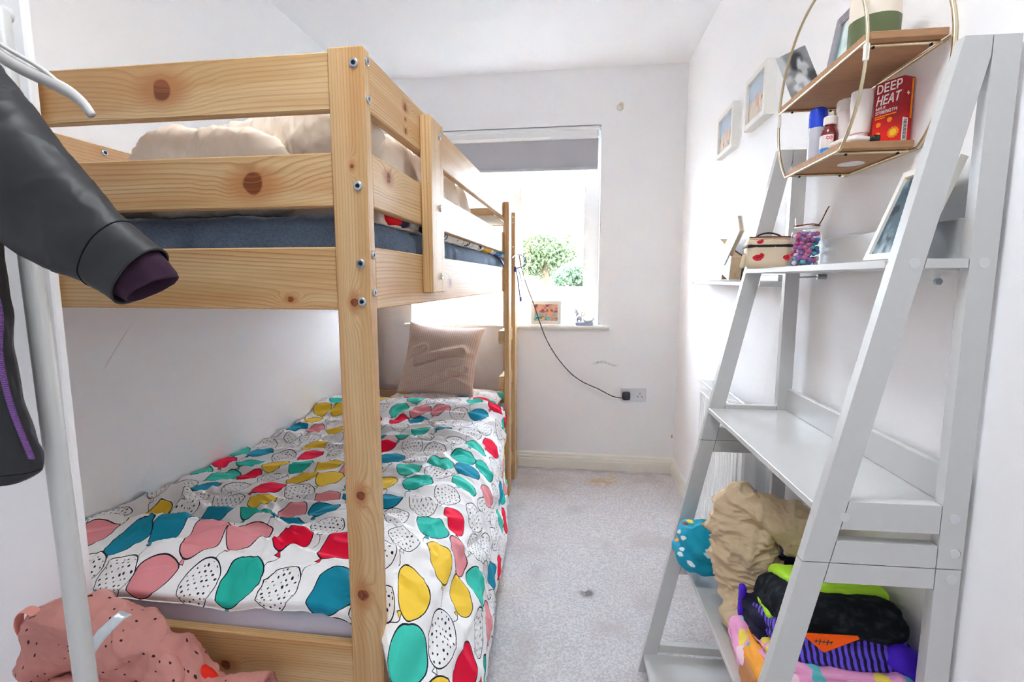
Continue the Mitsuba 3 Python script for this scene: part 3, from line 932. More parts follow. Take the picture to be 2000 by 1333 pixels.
def book(label, w, h, t, M, cover, back=None):
    """Standing book: w out from the wall, h up, t thick; spine towards the room."""
    k = thing('book', label, 'book', 'books leaning on the wall ledge')
    obj('pages', cbox(.004, w - .001, -t / 2 + .001, t / 2 - .001, .003, h - .003, .001).apply_transform(M), 'paper_edge', k)
    for s, mm in ((-1, cover), (1, back or cover)):
        m = cbox(0, w, s * t / 2 - .0015, s * t / 2 + .0015, 0, h, .0007)
        m.apply_transform(M)
        obj('cover', m, mm, k)
    m = cbox(-.0015, .003, -t / 2, t / 2, 0, h, .001)
    m.apply_transform(M)
    obj('spine', m, cover, k)


def lean(x, y, z, a):
    """Cover to the room, fore edge to the viewer, tipped by a."""
    return tr(x, y, z) @ rot(a, [1, 0, 0]) @ rotz(-math.pi / 2)


book('white book with brown page edges leaning at the far end of the ledge', .100, .130, .034, lean(-.022, -.93, 1.183, .35), 'cover_white')
book('white book with a yellowish page edge and black back in the middle of the ledge', .110, .085, .040, lean(-.026, -1.04, 1.1755, .25), 'cover_white', 'cover_black')
book('tall pale grey booklet leaning over the other books on the ledge', .062, .200, .012, lean(-.044, -1.06, 1.252, 1.0), 'cover_grey')

# ------------------------------------------------------------------ ladder desk
O, bv = np.array([0.008, -1.597]), unit([0.0332, -1.0])
av = np.array([-bv[1], bv[0]])
desk = thing('ladder_desk', 'white A-frame ladder desk with shelves against the right wall', 'desk')
DL = .603
MA = np.eye(4)
MA[:2, 0], MA[:2, 1], MA[:2, 3] = av, -bv, O        # local x = towards the wall, local y = away from the viewer, z up


def dm(m):
    m.apply_transform(MA)
    return m


def leg_x(z):
    return -.378 + .2068 * z


LW = .0415
POST = -.0365


def side_frame(b, near):
    y0 = -b
    M = basis([0, y0 + .018, 0], [1, 0, 0], [0, 0, 1], [0, -1, 0])
    g = .0007

    def put(name, poly, cut=True):
        poly = affinity.scale(poly, 1, 1)
        obj(name, dm(extrude(poly.buffer(-g, join_style=2), .018, M)), 'white_lacquer', desk)
    BR = .7135
    z1 = 1.478
    leg = lambda a, c: Polygon([(leg_x(a), a), (leg_x(a) + LW, a), (leg_x(c) + LW, c), (leg_x(c), c)])
    right = Polygon([(POST, -1), (POST, 3), (1, 3), (1, -1)])
    put('front_leg', leg(0, BR))
    put('front_leg', leg(BR, z1).difference(right))
    put('back_post', Polygon([(POST, 0), (0, 0), (0, BR), (POST, BR)]))
    put('back_post', Polygon([(POST, BR), (0, BR), (0, z1), (POST, z1)]))
    for nm, a, c in (('cross_rail', .7685, .8145), ('cross_rail', BR, .7505), ('cross_rail', .680, BR), ('cross_rail', 1.167, 1.1815), ('cross_rail', .068, .0925), ('cross_rail', .315, .340)):
        put(nm, Polygon([(leg_x(a) + LW, a), (POST, a), (POST, c), (leg_x(c) + LW, c)]))
    if near:
        for x, z in ((-.173, .789), (-.018, .794), (-.0125, .739), (-.013, .697), (-.108, 1.1745), (-.0175, 1.1745)):
            obj('screw_cap', dm(disc(.0072, .0012, basis([x, y0 - .0004, z], [1, 0, 0], [0, 0, 1], [0, -1, 0]))), 'cap_grey', desk)
        obj('screw_hole', dm(extrude(Polygon([(.0072 * math.cos(t), .0072 * math.sin(t)) for t in np.linspace(-1.1, 1.1, 12)] + [(.0045 * math.cos(t) - .0003, .0066 * math.sin(t)) for t in np.linspace(1.1, -1.1, 12)]), .0008, basis([-.0118, y0 + .0, .739], [1, 0, 0], [0, 0, 1], [0, -1, 0]))), 'hole_dark', desk)


mat('cap_grey', (205, 207, 208), 0.4, 0.4)
side_frame(0, False)
side_frame(DL, True)


def plate(name, z, t, a0, a1=-.001):
    return obj(name, dm(cbox(a0, a1, -DL + .0185, -.0005, z - t, z, .0012)), 'white_lacquer', desk)


plate('desktop', .8035, .013, -.212)
plate('shelf', 1.1795, .0125, -.136)
plate('shelf', .356, .013, -.258)
plate('shelf', .062, .016, -.362)
for z0, z1 in ((.8037, .862), (1.1797, 1.243), (.3562, .42)):
    obj('back_panel', dm(cbox(-.013, -.001, -DL + .0185, -.0005, z0, z1, .0012)), 'white_lacquer', desk)

mat('hook_steel', (150, 155, 165), 0.3, 0.5, 1.0)
hk = thing('wall_hook', 'small grey metal hook under the top shelf of the ladder desk', 'hook')
obj('arm', tube([(.012, -1.690, 1.158), (-.005, -1.672, 1.157), (-.018, -1.656, 1.157), (-.018, -1.656, 1.175)], .0022, 8), 'hook_steel', hk)
obj('plate', disc(.006, .02, basis([.018, -1.695, 1.158], [0, 1, 0], [0, 0, 1], [1, 0, 0])), 'hook_steel', hk)
cl = thing('shelf_bracket', 'white wall bracket with a screw under the near end of the top shelf', 'bracket')
obj('strap', cat(cbox(-.022, -.010, -2.150, -2.138, 1.147, 1.1665, .001), cbox(-.022, .02, -2.150, -2.138, 1.164, 1.1668, .0005)), 'white_matt', cl)
obj('screw', disc(.005, .006, basis([-.016, -2.153, 1.148], [1, 0, 0], [0, 0, 1], [0, -1, 0])), 'steel', cl)

# ------------------------------------------------------------------ round wall shelf
ring = thing('round_wall_shelf', 'round gold wire wall shelf with two brown boards above the ladder desk', 'wall shelf')
CY, CZ, RR, ZB = -1.876, 1.522, .187, 1.3805
FX = -.0985


def ringpath(x):
    t0 = math.asin((ZB - CZ) / RR)
    t = np.linspace(t0, math.pi - t0, 90)
    arc = np.stack([np.full(90, x), CY - RR * np.cos(t), CZ + RR * np.sin(t)], 1)
    ch = np.linspace(arc[-1], arc[0], 24)[1:-1]
    return np.vstack([arc, ch, arc[:1]])


def xw2(y):
    return xwall(y) - .004


obj('front_ring', tube(ringpath(FX), .0028, 10), 'gold_metal', ring, smooth=True)
rp = ringpath(0)
rp[:, 0] = [xw2(y) for y in rp[:, 1]]
obj('back_ring', tube(rp, .0034, 10), 'gold_metal', ring, smooth=True)
mat('brown_board', proc(lambda p, n, uv: mix(lin(156, 116, 84), lin(182, 140, 106), fbm(p.x * 40, p.y * 260, p.z * 200, 3))), 0.65, 0.2)
for zc, nm in ((1.5365, 'board'), (ZB, 'board')):
    hw = math.sqrt(RR ** 2 - (zc - CZ) ** 2)
    obj(nm, cbox(FX + .0005, xw2(CY) - .003, CY - hw + .003, CY + hw - .003, zc + .0025, zc + .0145, .001), 'brown_board', ring)
    for y in (CY - hw + .022, CY + hw - .022):
        obj('cross_bar', tube([(FX, y, zc - .0005), (xw2(y), y, zc - .0005)], .0028, 8), 'gold_metal', ring, smooth=30)
        for x in (FX + .02, xw2(y) - .02):
            obj('screw', disc(.0025, .004, tr(x, y, zc - .0028)), 'hole_dark', ring)
    if zc > 1.5:
        for x in (FX, xw2(CY)):
            obj('board_bar', tube([(x, CY - hw, zc), (x, CY + hw, zc)], .0026, 8), 'gold_metal', ring, smooth=30)
for y in (CY - .186, CY + .186):
    obj('clip', cbox(FX - .004, FX + .004, y - .003, y + .003, 1.505, 1.532, .001), 'white_matt', ring)
mat('sticker_white', (240, 240, 242), 0.5, 0.3)
st_ = extrude(Polygon([(.016 * math.cos(t) * 1.45, .024 * math.sin(t)) for t in np.linspace(0, 2 * math.pi, 40)]), .0006, tr(-.018, -1.868, ZB + .0019))
obj('sticker', st_, 'sticker_white', ring, label='white oval sticker under the lower board')

# things on the lower board
ZS = ZB + .0147
mat('can_blue', (18, 66, 214), 0.3, 0.5, clearcoat=0.5)
mat('can_grey', (206, 208, 220), 0.3, 0.5)
mat('navy_print', (44, 50, 110), 0.5, 0.3)
c = thing('spray_can', 'white spray can with a bright blue cap on the lower round-shelf board', 'spray can')
cxx, cyy = -.062, -1.812
obj('can', lathe([(0, 0), (.0162, 0), (.0172, .002), (.0172, .072), (.0162, .075), (0, .075)], cxx, cyy, ZS), 'can_grey', c, smooth=30)
obj('cap', lathe([(0, .073), (.0168, .073), (.0172, .075), (.0172, .103), (.0160, .110), (.012, .114), (0, .115)], cxx, cyy, ZS), 'can_blue', c, smooth=30)


def wraptext(s, hgt, r, cx, cy, z, a0, slant=0.0):
    m = meshkit.text_mesh(s, hgt, .0005, True)
    v = m.vertices.copy()
    t = a0 + (v[:, 0] + slant * v[:, 1]) / r
    rr = r + v[:, 2]
    m.vertices = np.stack([cx + rr * np.sin(t), cy - rr * np.cos(t), z + v[:, 1]], 1)
    return m


obj('lettering', wraptext('Ly', .009, .0173, cxx, cyy, ZS + .056, .1, .25), 'navy_print', c)

rb = thing('medicine_bottle', 'small dark red medicine bottle with a white cap and blue banded label', 'bottle')
cxx, cyy = -.062, -1.868
mat('amber_red', (110, 14, 14), 0.15, 0.6, clearcoat=1.0)
obj('glass', lathe([(0, 0), (.0150, 0), (.0162, .003), (.0162, .045), (.013, .055), (.0085, .062), (.0085, .066), (0, .066)], cxx, cyy, ZS), 'amber_red', rb, smooth=40)
mat('cap_white', (236, 228, 224), 0.4, 0.4)
obj('cap', lathe([(0, .064), (.0115, .064), (.0122, .066), (.0122, .078), (.011, .080), (0, .080)], cxx, cyy, ZS), 'cap_white', rb, smooth=30)


def sleeve_label(r, a0, a1, z0, z1, cx, cy, n=20):
    t = np.linspace(a0, a1, n)
    P = np.array([[[cx + (r + o) * math.sin(a), cy - (r + o) * math.cos(a), z] for a in t] for z, o in ((z0, -.0005), (z0, .0004), (z1, .0004), (z1, -.0005))])
    return gridmesh(P)


mat('label_white', (238, 226, 224), 0.5, 0.3)
mat('label_blue', (52, 146, 220), 0.5, 0.3)
mat('label_red', (200, 40, 60), 0.5, 0.3)
for a0, a1 in ((-1.9, .05), (.75, 2.2)):
    obj('label', sleeve_label(.0163, a0, a1, ZS + .018, ZS + .043, cxx, cyy), 'label_white', rb, smooth=True)
    obj('label_band', sleeve_label(.0163, a0, a1, ZS + .006, ZS + .018, cxx, cyy), 'label_blue', rb, smooth=True)
obj('lettering', wraptext('CO', .0055, .0169, cxx, cyy, ZS + .034, -.75), 'label_red', rb)

wb = thing('lotion_bottle', 'cloudy white lotion bottle with a flip cap behind the medicine bottle', 'bottle')
mat('milky', (234, 222, 220), 0.35, 0.5)
obj('body', lathe([(0, 0), (.020, 0), (.022, .004), (.022, .078), (.019, .09), (0, .09)], -.030, -1.868, ZS), 'milky', wb, smooth=40)
obj('cap', lathe([(0, .088), (.0205, .088), (.021, .091), (.021, .106), (.019, .110), (0, .111)], -.030, -1.868, ZS), 'cap_white', wb, smooth=30)
tb = thing('ointment_tube', 'white ointment tube standing on its cap in front of an orange carton', 'tube')
mat('orange_red', (226, 92, 36), 0.5, 0.3)
mat('berry', (210, 24, 60), 0.4, 0.4)
obj('body', lathe([(0, .03), (.0155, .03), (.0165, .034), (.019, .085), (.0185, .106), (0, .108)], -.033, -1.925, ZS), 'cap_white', tb, smooth=40)
obj('neck', lathe([(0, .012), (.012, .012), (.013, .016), (.013, .030), (0, .031)], -.033, -1.925, ZS), 'milky', tb, smooth=30)
obj('cap', lathe([(0, 0), (.0125, 0), (.013, .002), (.013, .013), (0, .014)], -.033, -1.925, ZS), 'berry', tb, smooth=30)
ob = single('carton', cbox(-.006, .008, -1.922, -1.888, ZS, ZS + .064, .001), 'orange_red', 'small orange carton behind the ointment tube', 'box')
ws = thing('soap_bar', 'flat white curved plastic pot lying at the front of the lower round-shelf board', 'pot')
obj('lid', rbox((.044, .062, .015), .0072, .005, tr(-.064, -1.958, ZS + .0077) @ rotz(.35), shape=lambda v: v + np.stack([0 * v[:, 0], 0 * v[:, 0], -.006 * (v[:, 1] / .04) ** 2 * (v[:, 2] > 0)], 1)), 'cap_white', ws, smooth=True)
obj('spout', rbox((.014, .016, .012), .004, .004, tr(-.036, -1.984, ZS + .0062)), 'black_plastic', ws, smooth=True)

# the red carton
bx = thing('heat_rub_box', 'tall red carton of heat rub with white lettering on the lower board', 'box')
E0 = np.array([.004, -1.985, ZS])
dl, dr_ = unit([-.480, .877, 0]), unit([.877, .480, 0])
wl_, wr_, hb = .050, .0275, .112
mat('box_red', proc(lambda p, n, uv: mix(lin(150, 8, 22), lin(226, 26, 24), smoothstep(0.62, 0.12, (p.z - ZS) / .118 + .1 * noise(p.x * 60, p.y * 60)))), 0.4, 0.4)
b8 = np.array([E0, E0 + dl * wl_, E0 + dl * wl_ + dr_ * wr_, E0 + dr_ * wr_])
bm = trimesh.convex.convex_hull(np.vstack([b8, b8 + [0, 0, hb]]))
obj('carton', bm, 'box_red', bx)
nl, nr = unit(np.cross(-dl, [0, 0, 1])), unit(np.cross(dr_, [0, 0, 1]))


def onl(u, z, e=0.0002):
    return basis(E0 + dl * (wl_ - u) + [0, 0, z] + nl * e, -dl, [0, 0, 1], nl)


def onr(u, z, e=0.0002):
    return basis(E0 + dr_ * u + [0, 0, z] + nr * e, dr_, [0, 0, 1], nr)


mat('print_white', (246, 240, 240), 0.5, 0.3)
mat('print_orange', (246, 140, 30), 0.5, 0.3)
mat('print_yellow', (252, 206, 50), 0.5, 0.3)
mat('print_dark', (40, 44, 50), 0.5, 0.3)
if nl @ np.array([-.5, -.8, 0]) < 0 or nr @ np.array([-.3, -1, 0]) < -.9:
    print('box normals', nl, nr)
obj('lettering', text('DEEP', .0150, onl(.0025, .0935), .0004, True, .045), 'print_white', bx)
sh = np.eye(4)
sh[0, 1] = .18
obj('lettering', text('HEAT', .0160, onl(.0025, .0725) @ sh, .0004, True, .042), 'print_white', bx)
obj('lettering', text('MAX', .0050, onl(.0035, .0645), .0003, True, .018), 'print_white', bx)
obj('lettering', text('STRENGTH', .0058, onl(.0035, .0565), .0003, True, .038), 'print_white', bx)
obj('stripe', cat(*[(lambda m: (m.apply_transform(onl(0, 0)), m)[1])(cbox(.0035, .041, .0515, .0535, 0, .0004, .0001)), (lambda m: (m.apply_transform(onl(0, 0)), m)[1])(cbox(.004, .022, .0480, .0500, 0, .0004, .0001))]), 'print_orange', bx)
for u, z, r in ((.011, .038, .0042), (.030, .043, .0045), (.011, .021, .0040)):
    obj('emblem', disc(r, .0006, onl(u, z)), 'print_orange', bx)
star = Polygon([((.0085 + .0025 * (k % 2)) * math.cos(k * math.pi / 12), (.0085 + .0025 * (k % 2)) * math.sin(k * math.pi / 12)) for k in range(24)])
obj('emblem', extrude(star, .0005, onl(.038, .019)), 'print_orange', bx)
obj('emblem', disc(.0058, .0014, onl(.038, .019)), 'print_yellow', bx)
obj('stripe', (lambda m: (m.apply_transform(onr(0, 0)), m)[1])(cbox(.0205, .0255, .042, .109, 0, .0004, .0001)), 'print_orange', bx)
obj('emblem', cat(*[(lambda m: (m.apply_transform(onr(.0125, .084)), m)[1])(cbox(*q, 0, .0004, .0001)) for q in ((-.0035, .0035, -.0011, .0011), (-.0011, .0011, -.0035, .0035))]), 'print_white', bx)
obj('barcode_panel', (lambda m: (m.apply_transform(onr(0, 0)), m)[1])(cbox(.003, .017, .002, .042, 0, .0004, .0001)), 'print_white', bx)
obj('barcode', cat(*[(lambda m: (m.apply_transform(onr(0, 0)), m)[1])(cbox(.006, .0145, .0045 + k * .0021, .0045 + k * .0021 + (.0013 if k % 3 else .0007), 0, .0007, .0001)) for k in range(17)]), 'print_dark', bx)

# things on the upper board
ZU = 1.5365 + .0147
cd = thing('candle_jar', 'cream candle jar with a dark green lower half on the upper round-shelf board', 'candle')
mat('wax_cream', (232, 220, 204), 0.4, 0.4)
mat('wax_green', (92, 102, 66), 0.5, 0.4)
obj('lower_band', lathe([(0, 0), (.036, 0), (.0385, .004), (.0385, .046), (0, .046)], -.052, -1.985, ZU), 'wax_green', cd, smooth=30)
obj('jar', lathe([(0, .046), (.0385, .046), (.0385, .088), (.0365, .092), (0, .092)], -.052, -1.985, ZU), 'wax_cream', cd, smooth=30)
gf = thing('grey_photo_frame', 'grey ribbed photo frame leaning on the wall behind the candle', 'photo frame')
mat('grey_wood', (172, 168, 176), 0.6, 0.3)


def teal_photo(p, n, uv):
    s = fbm(uv.x * 5, uv.y * 5, 3, 3)
    c = mix(lin(226, 238, 236), lin(180, 206, 204), smoothstep(.4, .7, s))
    return mix(c, lin(70, 120, 120), smoothstep(.14, .05, uv.x) * .8)


mat('pale_photo', proc(teal_photo), 0.4, 0.4)
MG = basis([-.004, -1.687, ZU], [.0, -1, 0], unit([.16, 0, 1]), unit([-1, 0, .16]))


def framed(key, w, h, bw, M, m_frame, m_photo, depth=.012, ribs=0):
    a = Polygon([(0, 0), (w, 0), (w, h), (0, h)]).difference(Polygon([(bw, bw), (w - bw, bw), (w - bw, h - bw), (bw, h - bw)]))
    ms = [extrude(a, depth, M)]
    for k in range(ribs):
        o = bw * (k + .5) / ribs
        c2 = Polygon([(o, o), (w - o, o), (w - o, h - o), (o, h - o)])
        ms.append(extrude(c2.exterior.buffer(bw / ribs * .28), .0015, M @ tr(0, 0, depth)))
    obj('frame', cat(*ms), m_frame, key)
    v = np.array([[bw - .002, bw - .002, depth * .6], [w - bw + .002, bw - .002, depth * .6], [w - bw + .002, h - bw + .002, depth * .6], [bw - .002, h - bw + .002, depth * .6]])
    v = np.vstack([v, v - [0, 0, .003]])
    obj('photo', trimesh.Trimesh(xf(v, M), [[0, 1, 2], [0, 2, 3], [4, 6, 5], [4, 7, 6]], process=False), m_photo, key, uv=np.array([[0, 0], [1, 0], [1, 1], [0, 1]] * 2))


framed(gf, .20, .188, .022, MG, 'grey_wood', 'pale_photo', .010, 4)


def mono(p, n, uv):
    x = uv.x + .10 * (noise(uv.x * 4, uv.y * 4, 1) - .5)
    y = uv.y + .10 * (noise(uv.x * 4, uv.y * 4, 2) - .5)

    def blob(cx, cy, rx, ry, soft=.35):
        return smoothstep(1 + soft, 1 - soft, dr.sqrt(dr.square((x - cx) / rx) + dr.square((y - cy) / ry)))
    g = 0.16 + .10 * fbm(x * 5, y * 5, 2, 3)
    g = dr.lerp(g, mi.Float(.46), smoothstep(.32, .16, x) * smoothstep(.35, .5, y))
    g = dr.lerp(g, mi.Float(.03), blob(.58, .74, .25, .22, .25))
    g = dr.lerp(g, .50 - .32 * smoothstep(.35, .75, noise(x * 9, y * 8, 4)), blob(.68, .60, .17, .20, .3))
    g = dr.lerp(g, mi.Float(.05), blob(.86, .30, .25, .20, .4))
    g = dr.lerp(g, .62 - .30 * smoothstep(.4, .8, noise(x * 8, y * 8, 7)), blob(.42, .28, .30, .19, .3))
    return mi.Color3f(g, g, g * 1.04)


mat('mono_photo', proc(mono), 0.35, 0.4)
pc = np.array([[-.080, -1.722, ZU + .0005], [-.036, -1.722, ZU + .045]])
ux = unit([.072, 0, .040])
ex_ = unit([.90, -.12, .36])
ey_ = np.array([-.24, .10, .97])
ey_ = unit(ey_ - ex_ * (ex_ @ ey_))
MP = basis([-.080, -1.716, ZU + .004], ex_, ey_, np.cross(ex_, ey_))
v = np.array([[0, 0, 0], [.063, 0, 0], [.063, .108, 0], [0, .108, 0]])
v = np.vstack([v, v - [0, 0, .0006]])
single('photo_print', trimesh.Trimesh(xf(v, MP), [[0, 1, 2], [0, 2, 3], [4, 6, 5], [4, 7, 6]], process=False), 'mono_photo', 'tilted black and white photo print of two faces on the upper round-shelf board', 'photograph', uv=np.array([[0, 0], [1, 0], [1, 1], [0, 1]] * 2))

# ------------------------------------------------------------------ on the top shelf of the ladder desk
ZT = 1.1800
bg = thing('makeup_bag', 'cream make-up bag printed with red lips and a black zip on the desk top shelf', 'bag')
mat('bag_cream', (222, 204, 176), 0.6, 0.3)
mat('bag_zip', (28, 12, 18), 0.5, 0.4)
mat('lip_red', (206, 18, 44), 0.5, 0.4)
mat('brown_piping', (110, 58, 40), 0.6, 0.3)
MB_ = tr(-.1005, -1.668, ZT) @ rotz(-.10)
bw_, bd_, bh_ = .098, .062, .074
mb = rbox((bw_, bd_, bh_), .016, .006, MB_ @ tr(0, 0, bh_ / 2), amp=.0012, freq=30, seed=2)
obj('body', mb, 'bag_cream', bg, smooth=True)
zb = rbox((bw_ + .0045, bd_ + .0045, .0085), .004, .006, MB_ @ tr(0, 0, .052))
obj('zip', zb, 'bag_zip', bg, smooth=True)
pip = [(x, y, bh_ - .001) for x, y in [(-.044, -.02), (-.043, -.027), (-.034, -.030), (0, -.030), (.034, -.030), (.043, -.027), (.044, -.02)]]
obj('piping', tube(xf(spline(pip, 40), MB_), .0017, 8), 'brown_piping', bg, smooth=True)
obj('handle', tube(xf(spline([(-.03, 0, bh_ - .002), (-.015, 0, bh_ + .008), (.01, 0, bh_ + .010), (.034, 0, bh_ - .001)], 30), MB_), [.002] * 30, 8), 'bag_zip', bg, smooth=True)
lips = Polygon([(-.0145, -.001), (-.011, .003), (-.006, .0045), (-.003, .006), (.001, .0045), (.005, .0095), (.010, .0085), (.0135, .005), (.0115, -.002), (.006, -.0085), (-.001, -.0105), (-.008, -.009), (-.013, -.005)])
slit = Polygon([(-.010, -.0005), (-.004, -.002), (.003, .0015), (.009, .004), (.004, -.0005), (-.003, -.0035)])


def lip(M, s=1.0):
    a = affinity.scale(lips, s, s, origin=(0, 0))
    obj('lip_print', extrude(a, .0006, M), 'lip_red', bg)
    obj('lip_line', extrude(affinity.scale(slit, s, s, origin=(0, 0)), .0009, M), 'bag_zip', bg)


lip(MB_ @ basis([-.025, -bd_ / 2 - .0008, .026], [1, 0, 0], [0, 0, 1], [0, -1, 0]), .95)
lip(MB_ @ basis([.040, -bd_ / 2 - .0006, .026], [1, 0, 0], [0, 0, 1], [0, -1, 0]), .8)
lip(MB_ @ basis([-.023, -bd_ / 2 - .0012, .0625], [1, 0, 0], [0, 0, 1], [0, -1, 0]), .55)
lip(MB_ @ basis([-bw_ / 2 - .0008, .005, .03], [0, -1, 0], [0, 0, 1], [-1, 0, 0]), .7)
tag_ = rbox((.011, .004, .034), .0018, .004, MB_ @ tr(-.056, -.012, .016) @ rot(.2, [0, 1, 0]))
obj('zip_pull', tag_, 'bag_cream', bg, smooth=True, label='cream zip pull hanging at the side')

jr = thing('bead_jar', 'glass jar of pink and blue beads tied with a cord beside the make-up bag', 'jar')
jx, jy = -.0365, -1.728
mat('jar_glass', (236, 236, 238), 0.05, 0.6, spec_trans=0.0)
obj('glass', lathe([(.030, .0005), (.0325, .004), (.0325, .074), (.029, .085), (.0245, .089), (.0245, .092), (.0255, .093), (.0255, .098), (.0245, .100), (.0255, .103), (.0255, .112), (.024, .113)], jx, jy, ZT, 40), 'clear_glass', jr, smooth=40)
obj('rim', lathe([(.0243, .089), (.0258, .089), (.0258, .092), (.0243, .092), (.0243, .089)], jx, jy, ZT, 32), 'white_matt', jr, smooth=30, label='white screw collar')
obj('cord', tube([(jx + .0262 * math.cos(t), jy + .0262 * math.sin(t), ZT + .0955 + .001 * math.sin(3 * t)) for t in np.linspace(-.9, 2 * math.pi - .9, 50)], .0014, 8), 'brown_piping', jr, smooth=True)
obj('cord_end', tube(spline([(jx + .018, jy - .019, ZT + .0955), (jx + .026, jy - .020, ZT + .112), (jx + .032, jy - .021, ZT + .128), (jx + .036, jy - .021, ZT + .136)], 20), .0013, 8), 'brown_piping', jr, smooth=True)
for nm, c_ in (('bead_pink', (196, 84, 150)), ('bead_violet', (146, 90, 168)), ('bead_blue', (40, 110, 190)), ('bead_aqua', (80, 180, 200)), ('bead_teal', (24, 110, 126)), ('bead_pale', (232, 214, 226))):
    mat(nm, c_, 0.25, 0.5)
rng = random.Random(4)
bm_ = ['bead_pink', 'bead_violet', 'bead_blue', 'bead_aqua', 'bead_teal', 'bead_pale', 'bead_pink', 'bead_violet']
ico = trimesh.creation.icosphere(1, 1.0)
pos = []
for _ in range(5000):
    r_, a_, z_ = .024 * math.sqrt(rng.random()), rng.random() * 6.283, rng.uniform(.008, .078)
    p = np.array([r_ * math.cos(a_), r_ * math.sin(a_), z_])
    if all(np.linalg.norm(p - q_) > .0105 for q_ in pos):
        pos.append(p)
    if len(pos) >= 90:
        break
dicts = {}
for p in pos:
    m_ = rng.choice(bm_[2:] if p[2] < .032 else (bm_[:2] + bm_[5:] if p[0] < .006 else bm_))
    if m_ not in dicts:
        dicts[m_] = mikit.ply(ico, m_, smooth=True)
    s_ = rng.uniform(.0052, .0070)
    k_ = free(jr + '__bead')
    scene[k_] = {**dicts[m_], 'to_world': T().translate([jx + p[0], jy + p[1], ZT + p[2]]).scale([s_, s_, s_ * rng.uniform(.7, 1.1)])}
pap = thing('paper_sheet', 'white paper sheet with a dark blue print under the make-up bag and jar', 'paper')
obj('sheet', cbox(-.128, -.025, -1.765, -1.625, ZT - .0004, ZT + .0003, .0001), 'cover_white', pap)
obj('print', extrude(Polygon([(.018 * math.cos(t), .010 * math.sin(t)) for t in np.linspace(0, 6.28, 24)]), .0004, tr(-.105, -1.735, ZT + .0003)), 'navy_print', pap)


def dark_photo(p, n, uv):
    s = fbm(uv.x * 4, uv.y * 4, 6, 3)
    c = mix(lin(60, 84, 96), lin(150, 170, 180), smoothstep(.35, .7, s))
    c = mix(c, lin(30, 40, 50), smoothstep(.5, .7, fbm(uv.x * 7, uv.y * 7, 1, 3)))
    return mix(c, lin(214, 170, 70), smoothstep(.75, .9, uv.y) * smoothstep(.45, .6, noise(uv.x * 8, uv.y * 9, 2)))


mat('dark_photo', proc(dark_photo), 0.3, 0.5)
pf = thing('shelf_photo_frame', 'white framed dark photograph leaning on the wall on the desk top shelf', 'photo frame')
ey = unit([.40, -.18, 1])
framed(pf, .135, .160, .011, basis([-.042, -2.012, ZT + .0012], [0, -1, 0], unit([.36, 0, 1]), unit([-1, 0, .36])), 'frame_white', 'dark_photo', .012)

# ------------------------------------------------------------------ clothes on the lower shelf of the ladder desk
Z2 = .3575
mat('orange_cloth', proc(lambda p, n, uv: mix(lin(226, 148, 50), lin(240, 170, 74), fbm(p.x * 50, p.y * 50, p.z * 50))), 0.85, 0.1, sheen=0.3)


def sweets(p, n, uv):
    q = fbm(p.x * 22 + 5, p.y * 22, p.z * 22, 2)
    a, b, k = voronoi(p.x * 26 + p.z * 9, p.y * 26 - p.z * 20)
    c = mix(lin(238, 152, 204), lin(248, 186, 222), q)
    s = smoothstep(.34, .28, a)
    c = mix(c, dr.select(k < .35, mi.Color3f(lin(244, 220, 96)), dr.select(k < .5, mi.Color3f(lin(110, 200, 205)), mi.Color3f(lin(250, 214, 232)))), s)
    return c


mat('pink_print', proc(sweets), 0.8, 0.1, sheen=0.3)
mat('purple_stripe', proc(lambda p, n, uv: mix(lin(104, 80, 214), lin(26, 18, 56), smoothstep(-.15, .25, dr.sin((p.x * .8 - p.y * .45 + p.z * .25) * 760 + 2.2 * fbm(p.x * 16, p.y * 16, p.z * 16))))), 0.7, 0.2, sheen=0.3)
mat('purple_plain', (74, 36, 190), 0.7, 0.2, sheen=0.3)
mat('black_net', proc(lambda p, n, uv: mix(lin(16, 19, 22), lin(38, 44, 48), smoothstep(.4, .8, fbm(p.x * 70, p.y * 70, p.z * 70)))), 0.85, 0.1)
mat('lime_cloth', (178, 232, 60), 0.7, 0.2, sheen=0.3)
mat('navy_cloth', (26, 24, 48), 0.8, 0.15, sheen=0.2)
mat('orange_felt', (244, 92, 22), 0.8, 0.1)
mat('tan_leather', (176, 116, 66), 0.6, 0.3)
TILT = tr(-.088, -2.14, .505) @ rot(-.34, [1, 0, 0]) @ tr(0, .105, -.49)


def garment(name, label, m, catg='clothes', **k):
    return single(name, m, k.pop('mt'), label, catg, 'folded clothes on the desk shelf', smooth=True, **k)


og = thing('orange_garment', 'folded orange garment with a tan patch at the bottom of the clothes pile', 'clothes', 'folded clothes on the desk shelf')
obj('cloth', rbox((.225, .23, .072), .03, .008, tr(-.103, -2.045, Z2 + .036), amp=.006, freq=22, seed=40, layers=3, lamp=.008), 'orange_cloth', og, smooth=True)
obj('patch', rbox((.02, .075, .05), .008, .005, tr(-.213, -2.055, Z2 + .026) @ rot(.15, [0, 1, 0])), 'tan_leather', og, smooth=True, label='tan leather patch')
pk = garment('pink_garment', 'pink garment printed with yellow and aqua shapes under the purple one', rbox((.210, .225, .060), .026, .006, TILT @ tr(.004, -.008, .453), amp=.009, freq=20, seed=42, layers=3, lamp=.010), mt='pink_print')
pf_ = rbox((.055, .105, .042), .018, .005, tr(-.196, -1.985, .402) @ rot(.25, [1, 0, 0]), amp=.007, freq=24, seed=143, layers=2, lamp=.006)
obj('fold', pf_, 'pink_print', pk, smooth=True)
pu = thing('striped_garment', 'purple and black striped garment in the middle of the clothes pile', 'clothes', 'folded clothes on the desk shelf')
obj('cloth', rbox((.205, .225, .048), .02, .006, TILT @ tr(.006, -.004, .500) @ rot(.05, [0, 1, 0]), amp=.007, freq=18, seed=44, layers=2, lamp=.006), 'purple_stripe', pu, smooth=True)
